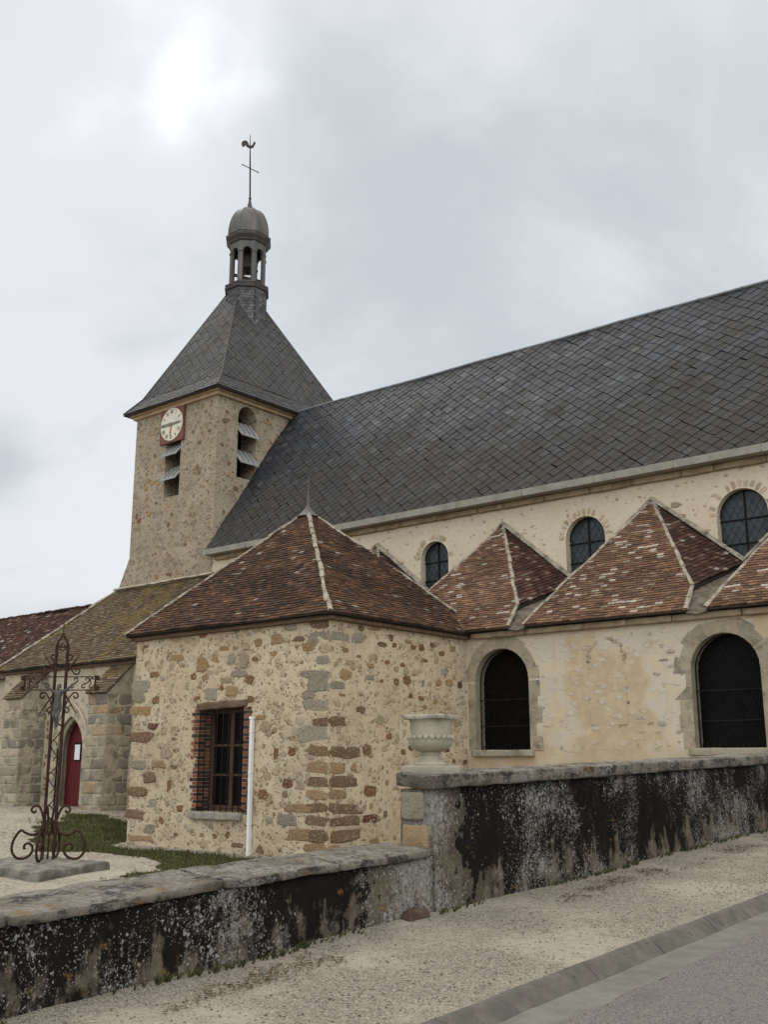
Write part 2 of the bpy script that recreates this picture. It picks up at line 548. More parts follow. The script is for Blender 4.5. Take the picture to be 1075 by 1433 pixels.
M['rusty'] = m_simple('rusty_iron', (.022, .014, .011), (.055, .027, .018), 14, .9, spec=.1)
M['iron'] = m_simple('dark_iron', (.010, .0085, .008), (.024, .019, .016), 14, .8, spec=.06)
M['lead'] = m_simple('weathered_lead', (.115, .110, .098), (.065, .064, .063), 3, .55, .25, .2, vec=(1, 1, .3))
M['leaddark'] = m_simple('dark_lead_moulding', (.062, .056, .052), (.036, .032, .031), 6, .6)
M['zinc'] = m_simple('zinc_gutter', (.225, .215, .175), (.30, .29, .245), 2.5, .6, .1, .1)
M['zincridge'] = m_simple('zinc_ridge', (.13, .14, .15), (.19, .20, .21), 3, .5, .2, .1)
M['glassdark'] = m_simple('unlit_glass', (.003, .003, .003), (.006, .006, .0055), 6, .35, spec=.05)
M['leadglass'] = m_simple('leaded_glass', (.014, .020, .022), (.034, .043, .045), 4, .35, spec=.3)
M['wood'] = m_simple('brown_painted_wood', (.05, .026, .018), (.085, .042, .028), 10, .7, vec=(1, 1, .2))
M['oldwood'] = m_simple('old_oak_lintel', (.085, .05, .03), (.15, .10, .065), 9, .9, bump=.8, vec=(.25, 1, 1.5))
M['louvre'] = m_simple('slate_louvre', (.19, .195, .19), (.26, .26, .25), 5, .6, vec=(3, 3, 1))
M['clockred'] = m_simple('red_oxide_panel', (.125, .048, .032), (.155, .062, .042), 3, .7)
M['dial'] = m_simple('cream_enamel_dial', (.50, .455, .37), (.60, .56, .47), 5, .5)
M['ink'] = m_simple('faded_black_paint', (.09, .08, .07), (.20, .17, .14), 9, .7)
M['handgrey'] = m_simple('grey_painted_hand', (.13, .12, .095), (.20, .185, .15), 9, .6)
M['handrust'] = m_simple('orange_rust_hand', (.30, .13, .035), (.40, .20, .07), 9, .8)
M['white'] = m_simple('white_plastic', (.60, .59, .56), (.70, .69, .66), 5, .5)
M['door'] = m_simple('dark_red_paint', (.075, .008, .010), (.10, .012, .013), 4, .55, vec=(4, 4, .3))
M['paper'] = m_simple('paper_sheet', (.62, .62, .62), (.72, .72, .72), 20, .7)
M['rail'] = m_simple('cornice_stone', (.33, .235, .135), (.42, .31, .19), 4, .9)
M['cornicedirty'] = m_simple('weathered_cornice', (.20, .14, .085), (.32, .25, .165), 3, .92)
M['flash'] = m_simple('mortar_flashing', (.32, .28, .20), (.42, .37, .28), 4, .95)
M['bronze'] = m_simple('old_bronze', (.03, .026, .02), (.05, .042, .032), 8, .6, .3)
M['corpus'] = m_simple('grey_cast_metal', (.05, .047, .042), (.09, .085, .076), 16, .75, .15)
M['copper'] = m_simple('dark_copper', (.035, .022, .019), (.06, .035, .03), 10, .6, .3)
M['leaf'] = m_simple('dead_leaf_litter', (.05, .03, .014), (.11, .07, .03), 30, .95)
M['redstone'] = m_simple('brown_field_stone', (.055, .035, .026), (.09, .058, .042), 14, .95, bump=.8)
M['darkin'] = m_simple('dark_interior', (.02, .018, .015), (.03, .026, .022), 3, .95)


def m_grass(name, use_attr):
    s = NT(name)
    if use_attr:
        return s.out(s.attr(), .8, spec=.15)
    n = s.noise(9, 5, .7)
    return s.out(s.mix(s.step(n, .35, .65), (.028, .034, .010), (.055, .060, .020)), .95, s.bump(n, .6, .03), spec=.1)


M['soil'] = m_grass('grass_soil', False)
M['blade'] = m_grass('grass_blade', True)


# ------------------------------------------------------------------ mesh helper
def tag(o, label=None, cat=None, group=None, kind=None):
    if label: o['label'] = label
    if cat: o['category'] = cat
    if group: o['group'] = group
    if kind: o['kind'] = kind
    return o


def thing(name, label, cat, loc, group=None):
    o = bpy.data.objects.new(name, None)
    o.empty_display_size = .2
    scene.collection.objects.link(o)
    o.location = loc
    return tag(o, label, cat, group)


def world_loc(o):
    v = Vector((0, 0, 0))
    while o:
        v += o.location
        o = o.parent
    return v


class MB:
    """collects polygons in world metres; build() links them as one mesh object"""
    def __init__(s):
        s.v, s.f, s.mi, s.c, s.sm = [], [], [], [], []

    def poly(s, pts, mi=0, col=(1, 1, 1), smooth=False):
        i = len(s.v)
        s.v.extend(Vector(p) for p in pts)
        s.f.append(tuple(range(i, i + len(pts))))
        s.mi.append(mi); s.c.append(col); s.sm.append(smooth)

    def mesh(s, vs, fs, mi=0, col=(1, 1, 1), smooth=False):
        i = len(s.v)
        s.v.extend(Vector(p) for p in vs)
        for f in fs:
            s.f.append(tuple(i + k for k in f))
            s.mi.append(mi); s.c.append(col); s.sm.append(smooth)

    def box(s, a, b, mi=0, col=(1, 1, 1)):
        x0, y0, z0 = [min(a[i], b[i]) for i in range(3)]
        x1, y1, z1 = [max(a[i], b[i]) for i in range(3)]
        vs = [(x0, y0, z0), (x1, y0, z0), (x1, y1, z0), (x0, y1, z0), (x0, y0, z1), (x1, y0, z1), (x1, y1, z1), (x0, y1, z1)]
        s.mesh(vs, [(3, 2, 1, 0), (4, 5, 6, 7), (0, 1, 5, 4), (1, 2, 6, 5), (2, 3, 7, 6), (3, 0, 4, 7)], mi, col)

    def obox(s, c, ax, ay, az, mi=0, col=(1, 1, 1)):
        """box from centre and three half-axis vectors"""
        c, ax, ay, az = map(Vector, (c, ax, ay, az))
        vs = [c + ax * i + ay * j + az * k for k in (-1, 1) for (i, j) in ((-1, -1), (1, -1), (1, 1), (-1, 1))]
        s.mesh(vs, [(3, 2, 1, 0), (4, 5, 6, 7), (0, 1, 5, 4), (1, 2, 6, 5), (2, 3, 7, 6), (3, 0, 4, 7)], mi, col)

    def bar(s, p, q, w, t, mi=0, col=(1, 1, 1), up=(0, 0, 1)):
        p, q = Vector(p), Vector(q)
        d = (q - p)
        L = d.length
        d.normalize()
        u = Vector(up)
        if abs(d.dot(u)) > .98: u = Vector((1, 0, 0))
        a = d.cross(u).normalized()
        b = a.cross(d).normalized()
        s.obox((p + q) / 2, d * L / 2, a * w / 2, b * t / 2, mi, col)

    def tube(s, pts, r, n=8, mi=0, col=(1, 1, 1), caps=True, radii=None):
        pts = [Vector(p) for p in pts]
        rings = []
        t0 = (pts[1] - pts[0]).normalized()
        ref = Vector((0, 0, 1)) if abs(t0.z) < .9 else Vector((1, 0, 0))
        a = t0.cross(ref).normalized()
        for i, p in enumerate(pts):
            if i == 0: t = pts[1] - pts[0]
            elif i == len(pts) - 1: t = pts[-1] - pts[-2]
            else: t = pts[i + 1] - pts[i - 1]
            t.normalize()
            a = (a - t * a.dot(t)).normalized()
            b = t.cross(a)
            rr = radii[i] if radii else r
            rings.append([p + (a * math.cos(2 * math.pi * k / n) + b * math.sin(2 * math.pi * k / n)) * rr for k in range(n)])
        vs = [v for rg in rings for v in rg]
        fs = []
        for i in range(len(pts) - 1):
            for k in range(n):
                fs.append((i * n + k, i * n + (k + 1) % n, (i + 1) * n + (k + 1) % n, (i + 1) * n + k))
        s.mesh(vs, fs, mi, col, True)
        if caps:
            s.poly(list(reversed(rings[0])), mi, col)
            s.poly(rings[-1], mi, col)

    def lathe(s, c, prof, n=32, mi=0, col=(1, 1, 1), smooth=True, phase=0.0):
        c = Vector(c)
        vs = []
        for (r, z) in prof:
            for k in range(n):
                a = phase + 2 * math.pi * k / n
                vs.append(c + Vector((r * math.cos(a), r * math.sin(a), z)))
        fs = []
        for i in range(len(prof) - 1):
            for k in range(n):
                fs.append((i * n + k, i * n + (k + 1) % n, (i + 1) * n + (k + 1) % n, (i + 1) * n + k))
        s.mesh(vs, fs, mi, col, smooth)
        s.poly(list(reversed(vs[:n])), mi, col)
        s.poly(vs[-n:], mi, col)

    def build(s, name, mats, parent=None, weld=False):
        if not isinstance(mats, (list, tuple)): mats = [mats]
        me = bpy.data.meshes.new(name)
        off = world_loc(parent) if parent else Vector((0, 0, 0))
        me.from_pydata([tuple(v - off) for v in s.v], [], s.f)
        for m in mats: me.materials.append(m)
        me.polygons.foreach_set('material_index', s.mi)
        me.polygons.foreach_set('use_smooth', s.sm)
        at = me.color_attributes.new('Col', 'FLOAT_COLOR', 'CORNER')
        arr = []
        for f, c in zip(s.f, s.c):
            arr.extend((c[0], c[1], c[2], 1.0) * len(f))
        at.data.foreach_set('color', arr)
        if weld:
            bm = bmesh.new(); bm.from_mesh(me)
            bmesh.ops.remove_doubles(bm, verts=bm.verts, dist=.0005)
            bm.to_mesh(me); bm.free()
        me.update()
        o = bpy.data.objects.new(name, me)
        scene.collection.objects.link(o)
        if parent: o.parent = parent
        return o


def nz(p, sc, seed=0):
    return noise.noise(Vector(p) * sc + Vector((seed * 7.3, seed * 3.1, seed * 1.7)))


def vary(c, a=.15):
    k = 1 + random.uniform(-a, a)
    return tuple(max(0, x * k * (1 + random.uniform(-a, a) * .3)) for x in c)


def rough_block(mb, a, b, cuts=(6, 4, 3), amp=.01, bevel=.02, mi=0, col=(1, 1, 1), shear=None, seed=0):
    """a worn stone: box with rounded edges and a noisy surface"""
    a, b = Vector(a), Vector(b)
    c, h = (a + b) / 2, (b - a) / 2
    h = Vector((abs(h.x), abs(h.y), abs(h.z)))
    bm = bmesh.new()
    nx, ny, nn = cuts
    fs = {}

    def vert(p):
        k = (round(p[0], 5), round(p[1], 5), round(p[2], 5))
        if k not in fs: fs[k] = bm.verts.new(p)
        return fs[k]

    def lin(n):
        # positions -1..1 with a line close to each edge for the rounding
        return [-1] + [-1 + 2 * (i + .5) / n for i in range(n)] + [1]
    X, Y, Z = lin(nx), lin(ny), lin(nn)

    def face(g, U, V, flip):
        for i in range(len(U) - 1):
            for j in range(len(V) - 1):
                q = [vert(g(U[i], V[j])), vert(g(U[i + 1], V[j])), vert(g(U[i + 1], V[j + 1])), vert(g(U[i], V[j + 1]))]
                if flip: q.reverse()
                try: bm.faces.new(q)
                except ValueError: pass
    face(lambda u, v: (u, v, 1), X, Y, False); face(lambda u, v: (u, v, -1), X, Y, True)
    face(lambda u, v: (u, -1, v), X, Z, False); face(lambda u, v: (u, 1, v), X, Z, True)
    face(lambda u, v: (1, u, v), Y, Z, False); face(lambda u, v: (-1, u, v), Y, Z, True)
    vs, idx = [], {}
    for i, v in enumerate(bm.verts):
        p = Vector((v.co.x * h.x, v.co.y * h.y, v.co.z * h.z))
        inner = Vector((max(-h.x + bevel, min(h.x - bevel, p.x)), max(-h.y + bevel, min(h.y - bevel, p.y)), max(-h.z + bevel, min(h.z - bevel, p.z))))
        d = p - inner
        if d.length > bevel: p = inner + d.normalized() * bevel
        w = c + p
        d = Vector((nz(w, 4.5, seed), nz(w, 4.5, seed + 3), nz(w, 4.5, seed + 5))) * amp + Vector((nz(w, 14, seed), nz(w, 14, seed + 3), nz(w, 14, seed + 5))) * amp * .4
        w = w + d
        if shear: w.z += shear(w)
        vs.append(w)
        idx[v] = i
    mb.mesh(vs, [tuple(idx[v] for v in f.verts) for f in bm.faces], mi, col, True)
    bm.free()


def arch_pts(uc, w, zs, kind, rise=None, n=14):
    r = w / 2
    out = []
    for i in range(n + 1):
        t = math.pi * i / n
        if kind == 'round':
            out.append((uc - r * math.cos(t), zs + (rise or r) * math.sin(t)))
        elif kind == 'pointed':
            k = 1.22
            if i <= n / 2:
                a = math.acos(max(-1, min(1, (k * 2 - 1) / (2 * k - 0.0)))) if False else None
            x = -r * math.cos(t)
            R_ = w * .78
            cx = R_ - r
            z = math.sqrt(max(0, R_ * R_ - (abs(x) + cx) ** 2))
            out.append((uc + x, zs + z))
        else:
            out.append((uc - r + w * i / n, zs))
    return out


def wall_panel(mb, frame, u0, u1, z0, z1, openings=(), depth=.3, mi=0, rmi=None, step=.35, amp=.012, back=False):
    """a wall face with real arched or square openings and their reveals.
    frame = (point(u, z, d)) maps wall coordinates to world, d = depth into the wall"""
    rmi = mi if rmi is None else rmi

    def cuts(lo, hi, must):
        c = sorted(set([lo, hi] + [m for m in must if lo < m < hi]))
        out = [c[0]]
        for a, b in zip(c, c[1:]):
            n = max(1, int(round((b - a) / step)))
            out += [a + (b - a) * i / n for i in range(1, n + 1)]
        return out
    mu, mz, boxes = [], [], []
    for o in openings:
        ap = arch_pts(o['u'], o['w'], o['zs'], o['kind'], o.get('rise'))
        ztop = max(p[1] for p in ap) + (.12 if o['kind'] != 'flat' else 0)
        if o['kind'] == 'flat': ztop = o['zs']
        boxes.append((o['u'] - o['w'] / 2, o['u'] + o['w'] / 2, o['zb'], ztop, ap, o))
        mu += [boxes[-1][0], boxes[-1][1]]
        mz += [o['zb'], ztop]
    U, Z = cuts(u0, u1, mu), cuts(z0, z1, mz)

    def P(u, z, d=0.0):
        p = Vector(frame(u, z, d))
        if amp:
            fade = min(1.0, (u - u0) / .4, (u1 - u) / .4)
            for (a, b, c, e, _, _) in boxes:
                du = max(a - u, 0, u - b); dz = max(c - z, 0, z - e)
                fade = min(fade, min(1.0, math.hypot(du, dz) / .3))
            q = Vector(frame(u, z, -amp * nz(p, 1.9) * fade * 1.6 - amp * .5 * nz(p, 5) * fade))
            p = q + (Vector(frame(u, z, d)) - Vector(frame(u, z, 0)))
        return p
    for i in range(len(U) - 1):
        for j in range(len(Z) - 1):
            um, zm = (U[i] + U[i + 1]) / 2, (Z[j] + Z[j + 1]) / 2
            if any(a < um < b and c < zm < e for (a, b, c, e, _, _) in boxes): continue
            mb.poly([P(U[i], Z[j]), P(U[i + 1], Z[j]), P(U[i + 1], Z[j + 1]), P(U[i], Z[j + 1])], mi, smooth=True)
    for (a, b, c, e, ap, o) in boxes:
        dp = o.get('depth', depth)
        F = lambda u, z, d=0.0: Vector(frame(u, z, d))
        if o['kind'] != 'flat':
            for p, q in zip(ap, ap[1:]):
                mb.poly([F(*p), F(*q), F(q[0], e), F(p[0], e)], mi)
        outline = [(a, c), (b, c)] + list(reversed(ap)) if o['kind'] != 'flat' else [(a, c), (b, c), (b, e), (a, e)]
        for p, q in zip(outline, outline[1:] + outline[:1]):
            if math.hypot(p[0] - q[0], p[1] - q[1]) < 1e-6: continue
            mb.poly([F(*p), F(*q), F(q[0], q[1], dp), F(p[0], p[1], dp)], rmi, (.27, .235, .175))


def patch(mb, frame, u, z, w, h, col, bulge=.012, rot=0.0, mi=0, square=.6, rough=.16):
    """one irregular field stone showing through the mortar, with its own rounded face"""
    big = w > .34
    n = 16 if big else 9
    sd = random.random() * 100
    ring, ring2 = [], []
    for k in range(n):
        t = 2 * math.pi * (k + (0 if big else random.uniform(-.28, .28))) / n
        c, s_ = math.cos(t), math.sin(t)
        e = 2 / (2 + 3.2 * square)
        x = math.copysign(abs(c) ** e, c) * w / 2
        y = math.copysign(abs(s_) ** e, s_) * h / 2
        k1 = 1 + rough * noise.noise(Vector((c * 1.4 + sd, s_ * 1.4, 0))) * 1.2 + (random.uniform(-.05, .05) if big else random.uniform(-.16, .16))
        x *= k1; y *= k1
        xr, yr = x * math.cos(rot) - y * math.sin(rot), x * math.sin(rot) + y * math.cos(rot)
        ring.append(frame(u + xr, z + yr, .006))
        j = bulge * random.uniform(.3, 1.2)
        ring2.append(frame(u + xr * .86, z + yr * .84, -.006 - j))
    cen = frame(u, z, -.006 - bulge * 1.1)
    vs = ring + ring2 + [cen]
    fs = [(k, (k + 1) % n, n + (k + 1) % n, n + k) for k in range(n)] + [(n + k, n + (k + 1) % n, 2 * n) for k in range(n)]
    mb.mesh(vs, fs, mi, vary(col, .14), False)


def clip_poly(poly, axis, val, keep_greater):
    out = []
    for i in range(len(poly)):
        p, q = poly[i], poly[(i + 1) % len(poly)]
        a, b = p[axis] - val, q[axis] - val
        if not keep_greater: a, b = -a, -b
        if a >= 0: out.append(p)
        if (a >= 0) != (b >= 0):
            t = a / (a - b)
            out.append((p[0] + (q[0] - p[0]) * t, p[1] + (q[1] - p[1]) * t))
    return out


def clip_convex(sub, clip):
    """Sutherland-Hodgman, clip is counter-clockwise"""
    out = sub
    for i in range(len(clip)):
        a, b = clip[i], clip[(i + 1) % len(clip)]
        ex, ey = b[0] - a[0], b[1] - a[1]
        inp, out = out, []
        if not inp: return []
        for k in range(len(inp)):
            p, q = inp[k], inp[(k + 1) % len(inp)]
            sp = ex * (p[1] - a[1]) - ey * (p[0] - a[0])
            sq = ex * (q[1] - a[1]) - ey * (q[0] - a[0])
            if sp >= 0: out.append(p)
            if (sp >= 0) != (sq >= 0):
                t = sp / (sp - sq)
                out.append((p[0] + (q[0] - p[0]) * t, p[1] + (q[1] - p[1]) * t))
    return out


def area2(p):
    return sum(p[i][0] * p[(i + 1) % len(p)][1] - p[(i + 1) % len(p)][0] * p[i][1] for i in range(len(p))) / 2


def tiling(mb, polys, colf, w=.17, e=.105, th=(.010, .03), pattern='course', jit=.01, sag=.015, base=.0, mi=0, seed=0, miss=0.0):
    """lay individual tiles or slates over a roof plane given by convex polygons (first edge = eave, horizontal)"""
    P0 = Vector(polys[0][0]); P1 = Vector(polys[0][1])
    ux = (P1 - P0).normalized()
    nrm = Vector((0, 0, 0))
    pl = [Vector(p) for p in polys[0]]
    for i in range(len(pl)): nrm += pl[i].cross(pl[(i + 1) % len(pl)])
    nrm.normalize()
    if nrm.z < 0: nrm = -nrm
    vx = nrm.cross(ux).normalized()
    if vx.z < 0: vx = -vx
    pp = []
    for pg in polys:
        q = [((Vector(p) - P0).dot(ux), (Vector(p) - P0).dot(vx)) for p in pg]
        if area2(q) < 0: q.reverse()
        pp.append(q)
    us = [p[0] for q in pp for p in q]; vs_ = [p[1] for q in pp for p in q]
    umin, umax, vmin, vmax = min(us), max(us), min(vs_), max(vs_)

    def lift(u, v, h):
        p = P0 + ux * u + vx * v
        s_ = sag * (noise.noise(p * .55 + Vector((seed, 0, 0))) + .35 * noise.noise(p * 2.2))
        return p + nrm * (h + s_ + base)

    def lay(shape, v0, vlen, col, dh):
        for q in pp:
            c = clip_convex(shape, q)
            if len(c) < 3 or abs(area2(c)) < 1e-5: continue
            top = [lift(u, v, th[0] + (th[1] - th[0]) * max(0, min(1.15, 1 - (v - v0) / vlen)) + dh) for u, v in c]
            bot = [lift(u, v, -.02) for u, v in c]
            n = len(c)
            mb.mesh(top + bot, [tuple(range(n))] + [(k, n + k, n + (k + 1) % n, (k + 1) % n) for k in range(n)], mi, col)
    if pattern == 'course':
        r = 0
        v = vmin
        while v < vmax:
            off = (r % 2) * w / 2 + random.uniform(-.02, .02)
            ee = e * random.uniform(.95, 1.05)
            u = umin - w + off - w
            while u < umax + w:
                ww = w * random.uniform(.93, 1.03)
                if random.random() >= miss:
                    dv = random.uniform(-jit, jit)
                    sk = random.uniform(-jit, jit) * .6
                    g = .004
                    col = colf(P0 + ux * u + vx * v, u, v)
                    lay([(u + g, v + dv + sk), (u + ww - g, v + dv - sk), (u + ww - g, v + ee * 1.12), (u + g, v + ee * 1.12)], v + dv, ee * 1.12, col, random.uniform(-.004, .005))
                u += ww
            v += ee
            r += 1
    else:
        d = w
        r = 0
        v = vmin - d
        while v < vmax + d:
            u = umin - d + (r % 2) * d
            while u < umax + d:
                j = lambda: random.uniform(-jit, jit)
                col = colf(P0 + ux * u + vx * v, u, v)
                k = .962
                du, dv = j(), j()
                slip = random.random() < .035          # a slipped or broken slate
                if slip: dv -= random.uniform(.01, .035); du += random.uniform(-.02, .02)
                tip = random.uniform(.72, .95) if random.random() < .10 else k
                lay([(u + du - .02 * (k - tip), v - e * tip + dv), (u + d * k + du, v + dv + (.02 if slip else 0)), (u + du, v + e * k + dv), (u - d * k + du, v + dv)], v - e, 2 * e, col, random.uniform(-.003, .005))
                u += 2 * d
            v += e
            r += 1


def hip(mb, p0, p1, r=.07, seg=.34, mi=0, wob=.012, flat=.8, col=(1, 1, 1)):
    """mortared hip or ridge tiles: overlapping half-round lengths"""
    p0, p1 = Vector(p0), Vector(p1)
    L = (p1 - p0).length
    n = max(1, int(L / seg))
    d = (p1 - p0).normalized()
    side = d.cross(Vector((0, 0, 1))).normalized()
    up = side.cross(d).normalized()
    for i in range(n):
        a = p0 + (p1 - p0) * (i / n) - d * .02
        b = p0 + (p1 - p0) * ((i + 1) / n) + d * .02
        ra, rb = r * random.uniform(.92, 1.12), r * random.uniform(.80, 1.0)
        o = side * random.uniform(-wob, wob) + up * random.uniform(-wob, wob)
        vs = []
        K = 7
        for (p, rr) in ((a, ra), ((a + b) / 2, (ra + rb) / 2 * random.uniform(.95, 1.08)), (b, rb)):
            for k in range(K):
                t = math.pi * (k / (K - 1)) * 1.24 - .12 * math.pi
                vs.append(p + o + side * rr * math.cos(t) * 1.1 + up * rr * math.sin(t) * flat + Vector((nz(p + side * k, 9), nz(p + side * k, 9, 2), nz(p + side * k, 9, 4))) * .018)
        fs = [(i_ * K + k, i_ * K + k + 1, (i_ + 1) * K + k + 1, (i_ + 1) * K + k) for i_ in range(2) for k in range(K - 1)]
        fs += [tuple(range(K)), tuple(reversed(range(2 * K, 3 * K)))]
        mb.mesh(vs, fs, mi, vary(col, .1), True)


def pick(table):
    t = random.random() * sum(x[0] for x in table)
    for wgt, c in table:
        t -= wgt
        if t <= 0: return c
    return table[-1][1]


# tile colour sets (albedo of single tiles; c_dark also paints shade on chapel slopes)
def c_sacristy(p, u, v):
    big = noise.noise(p * .8) + .5 * noise.noise(p * 2.3)
    k = .84 + .6 * max(0, min(1, .5 - big))
    c = pick([(.48, (.062, .037, .026)), (.28, (.082, .046, .028)), (.16, (.040, .028, .023)), (.10, (.115, .062, .033)),
              (.012, (.21, .18, .15)), (.03, (.12, .09, .068))])
    return vary(tuple(x * k for x in c), .14)


def c_chapel(p, u, v):
    big = noise.noise(p * .9 + Vector((4, 1, 2))) + .4 * noise.noise(p * 2.5)
    wl = noise.noise(p * Vector((1.0, 1.0, 3)) + Vector((9, 9, 9)))
    k = 1.12 + .5 * max(0, min(1, .5 + big))
    c = pick([(.30, (.080, .048, .033)), (.42, (.112, .062, .039)), (.20, (.145, .085, .050)),
              (.02 + max(0, wl) * .35, (.26, .225, .185)), (.06, (.165, .125, .09))])
    return vary(tuple(x * k for x in c), .14)


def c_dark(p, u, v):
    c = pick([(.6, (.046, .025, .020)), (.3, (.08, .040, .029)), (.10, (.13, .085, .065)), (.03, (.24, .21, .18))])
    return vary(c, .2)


def c_moss(p, u, v):
    big = noise.noise(p * .9 + Vector((2, 5, 1))) + .4 * noise.noise(p * 3)
    if big > .34: c = pick([(.5, (.145, .108, .046)), (.5, (.12, .088, .046))])
    else: c = pick([(.5, (.105, .08, .052)), (.3, (.08, .055, .038)), (.15, (.15, .125, .09)), (.08, (.09, .05, .034))])
    return vary(c, .18)


def c_slate(p, u, v):
    c = pick([(.5, (.0195, .0222, .0275)), (.32, (.0245, .0282, .0355)), (.12, (.015, .0155, .017)), (.08, (.036, .042, .053)), (.025, (.055, .056, .055))])
    return vary(c, .14)


def c_slate_tower(p, u, v):
    c = pick([(.6, (0.0409, 0.0403, 0.0409)), (.3, (0.0495, 0.0469, 0.0449)), (.1, (0.0317, 0.0317, 0.0323))])
    return vary(c, .10)


# ------------------------------------------------------------------ ground, street
def rz(y):
    y = max(-40, min(70, y))
    return -1.6 + .04 * y


def yard_z(x, y):
    t = max(0, min(1, (-19.0 - x) / 8.0))
    t = t * t * (3 - 2 * t)
    return -1.75 + .45 * t


def grid(mb, xs, ys, zf, mi=0):
    for i in range(len(xs) - 1):
        for j in range(len(ys) - 1):
            q = [(xs[i], ys[j]), (xs[i + 1], ys[j]), (xs[i + 1], ys[j + 1]), (xs[i], ys[j + 1])]
            mb.poly([(x, y, zf(x, y)) for x, y in q], mi, smooth=True)


def frange(a, b, s_):
    n = max(1, int(round((b - a) / s_)))
    return [a + (b - a) * i / n for i in range(n + 1)]


def ground_z(x, y):
    a, b = yard_z(x, y), rz(y) - .22
    t = max(0, min(1, (x + 6.3) / .4))
    return (a - .02) * (1 - t) + (b - .02) * t


mb = MB()
grid(mb, [-900, -300, -100, -60, -42] + frange(-36, -6.3, 1.5) + [-5.9, -3, 8, 40, 300, 900], [-900, -200, -60] + frange(-40, 70, 4) + [150, 400, 900], ground_z)
tag(mb.build('ground', M['yard'], weld=True), kind='structure')

mb = MB()
xs = frange(-30, -6.2, .35)
grid(mb, xs, frange(-6, 24, .35), lambda x, y: yard_z(x, y) + .035 * nz((x, y, 0), .5) + .015 * nz((x, y, 0), 2.2))
tag(mb.build('churchyard_gravel', M['yard'], weld=True), kind='structure')

# pavement of gravel between the wall and the kerb
WX0 = -5.80
KX1, KX0 = -3.81, -3.68          # kerb back edge, kerb foot
mb = MB()


def pave_z(x, y):
    near = max(0, min(1, (-5.45 - x) / .4))
    return rz(y) + .012 * nz((x, y, 0), 1.4) + .006 * nz((x, y, 0), 5) + near * (.02 + .03 * nz((x, y, 3), 1.1)) - .012 * max(0, (x + 4.1) / .3)


grid(mb, frange(-6.0, KX1 + .01, .1), frange(-8, 30, .12), pave_z)
tag(mb.build('pavement', M['gravel'], weld=True), kind='structure')

mb = MB()
y = -8.0
ky = 4.72
yy = ky - 13
while yy < 30:
    a, b = yy + .004, yy + .996
    j = random.uniform(-.006, .006)
    prof = [(KX1 - .02 + j, -.2), (KX1 - .02 + j, .0), (KX1 - .005 + j, .012), (KX1 + .02 + j, .008), (KX1 + .04 + j, -.004), (KX0 + j * .5, -.085), (KX0 + .002, -.2)]
    ring = []
    N = 6
    for i in range(N + 1):
        q = a + (b - a) * i / N
        ring.append([Vector((px + .003 * nz((px, q, pz), 6), q, rz(q) + pz + .004 * nz((px, q, pz), 8))) for px, pz in prof])
    n = len(prof)
    vs = [v for r_ in ring for v in r_]
    fs = [(i * n + k, i * n + k + 1, (i + 1) * n + k + 1, (i + 1) * n + k) for i in range(N) for k in range(n - 1)]
    fs += [tuple(range(n)), tuple(reversed(range(N * n, (N + 1) * n)))]
    mb.mesh(vs, fs)
    yy += 1.0
tag(mb.build('kerb', M['kerb']), kind='structure')
mb = MB()
grid(mb, [KX0 - .03, KX0 + .08, KX0 + .2, -3.36], frange(-8, 30, .5), lambda x, y: rz(y) - .087 + .012 * abs(x - KX0 - .1) + .003 * nz((x, y, 0), 2))
tag(mb.build('gutter_channel', M['channel'], weld=True), kind='structure')
mb = MB()
grid(mb, [-3.375 + 0, -3.34, -3.2, -2.6, -1.5, 0, 1.5, 3, 4.5], frange(-20, 40, .12), lambda x, y: (-.012 * max(0, min(1, nz((0, y, 0), 2.5) * 2 + .6 * nz((0, y, 1), 7) + .2)) if x < -3.3 else 0) + rz(y) - .077 + .03 * (1 - ((x - .6) / 4) ** 2) - .028 * (1 - ((-3.375 - .6) / 4) ** 2) + .004 * nz((x, y, 0), 1.5) + (.004 if x > -3.3 else 0))
tag(mb.build('road', M['asphalt'], weld=True), kind='structure')

# dead leaves and moss gathered at the foot of the wall
mb = MB()
for i in range(6500):
    y = random.uniform(2.5, 20)
    band = -5.35 + .22 * nz((0, y, 0), .8)
    x = random.gauss(band, .13)
    if nz((x, y, 2), 1.1) + .5 * nz((x, y, 2), 4) < .16 or x < -5.8: continue
    r_ = random.uniform(.006, .017)
    c = Vector((x, y, pave_z(x, y) + .008))
    a = random.uniform(0, 6.28)
    t = [c + Vector((math.cos(a + q) * r_ * m, math.sin(a + q) * r_ * m, random.uniform(0, .012))) for q, m in ((0, 1.3), (1.5, .6), (3.1, 1.2), (4.7, .6))]
    mb.poly(t)
tag(mb.build('leaf_litter', M['leaf']), 'dark dead leaves and moss along the wall foot on the gravel', 'leaf litter', kind='stuff')

mb = MB()
for i in range(9000):
    y = random.uniform(2.8, 14); x = random.uniform(-5.75, KX1 - .1)
    if random.random() > .35 + .5 * nz((x, y, 6), .9): continue
    r_ = random.uniform(.004, .011)
    c = Vector((x, y, pave_z(x, y) + r_ * .3))
    g = random.uniform(.75, 1.2)
    col = vary(pick([(5, (.22, .195, .155)), (2, (.16, .135, .10)), (1, (.32, .30, .26)), (1, (.09, .072, .055))]), .15)
    a = random.uniform(0, 3.14)
    vs = [c + Vector((math.cos(a + k * 1.047) * r_ * (1.2 if k % 3 else .9), math.sin(a + k * 1.047) * r_, 0)) for k in range(6)]
    mb.mesh(vs + [c + Vector((0, 0, r_ * .8))], [(k, (k + 1) % 6, 6) for k in range(6)], 0, col, True)
tag(mb.build('loose_gravel', M['stone']), 'loose pale pebbles lying on the gravel pavement', 'gravel', kind='stuff')

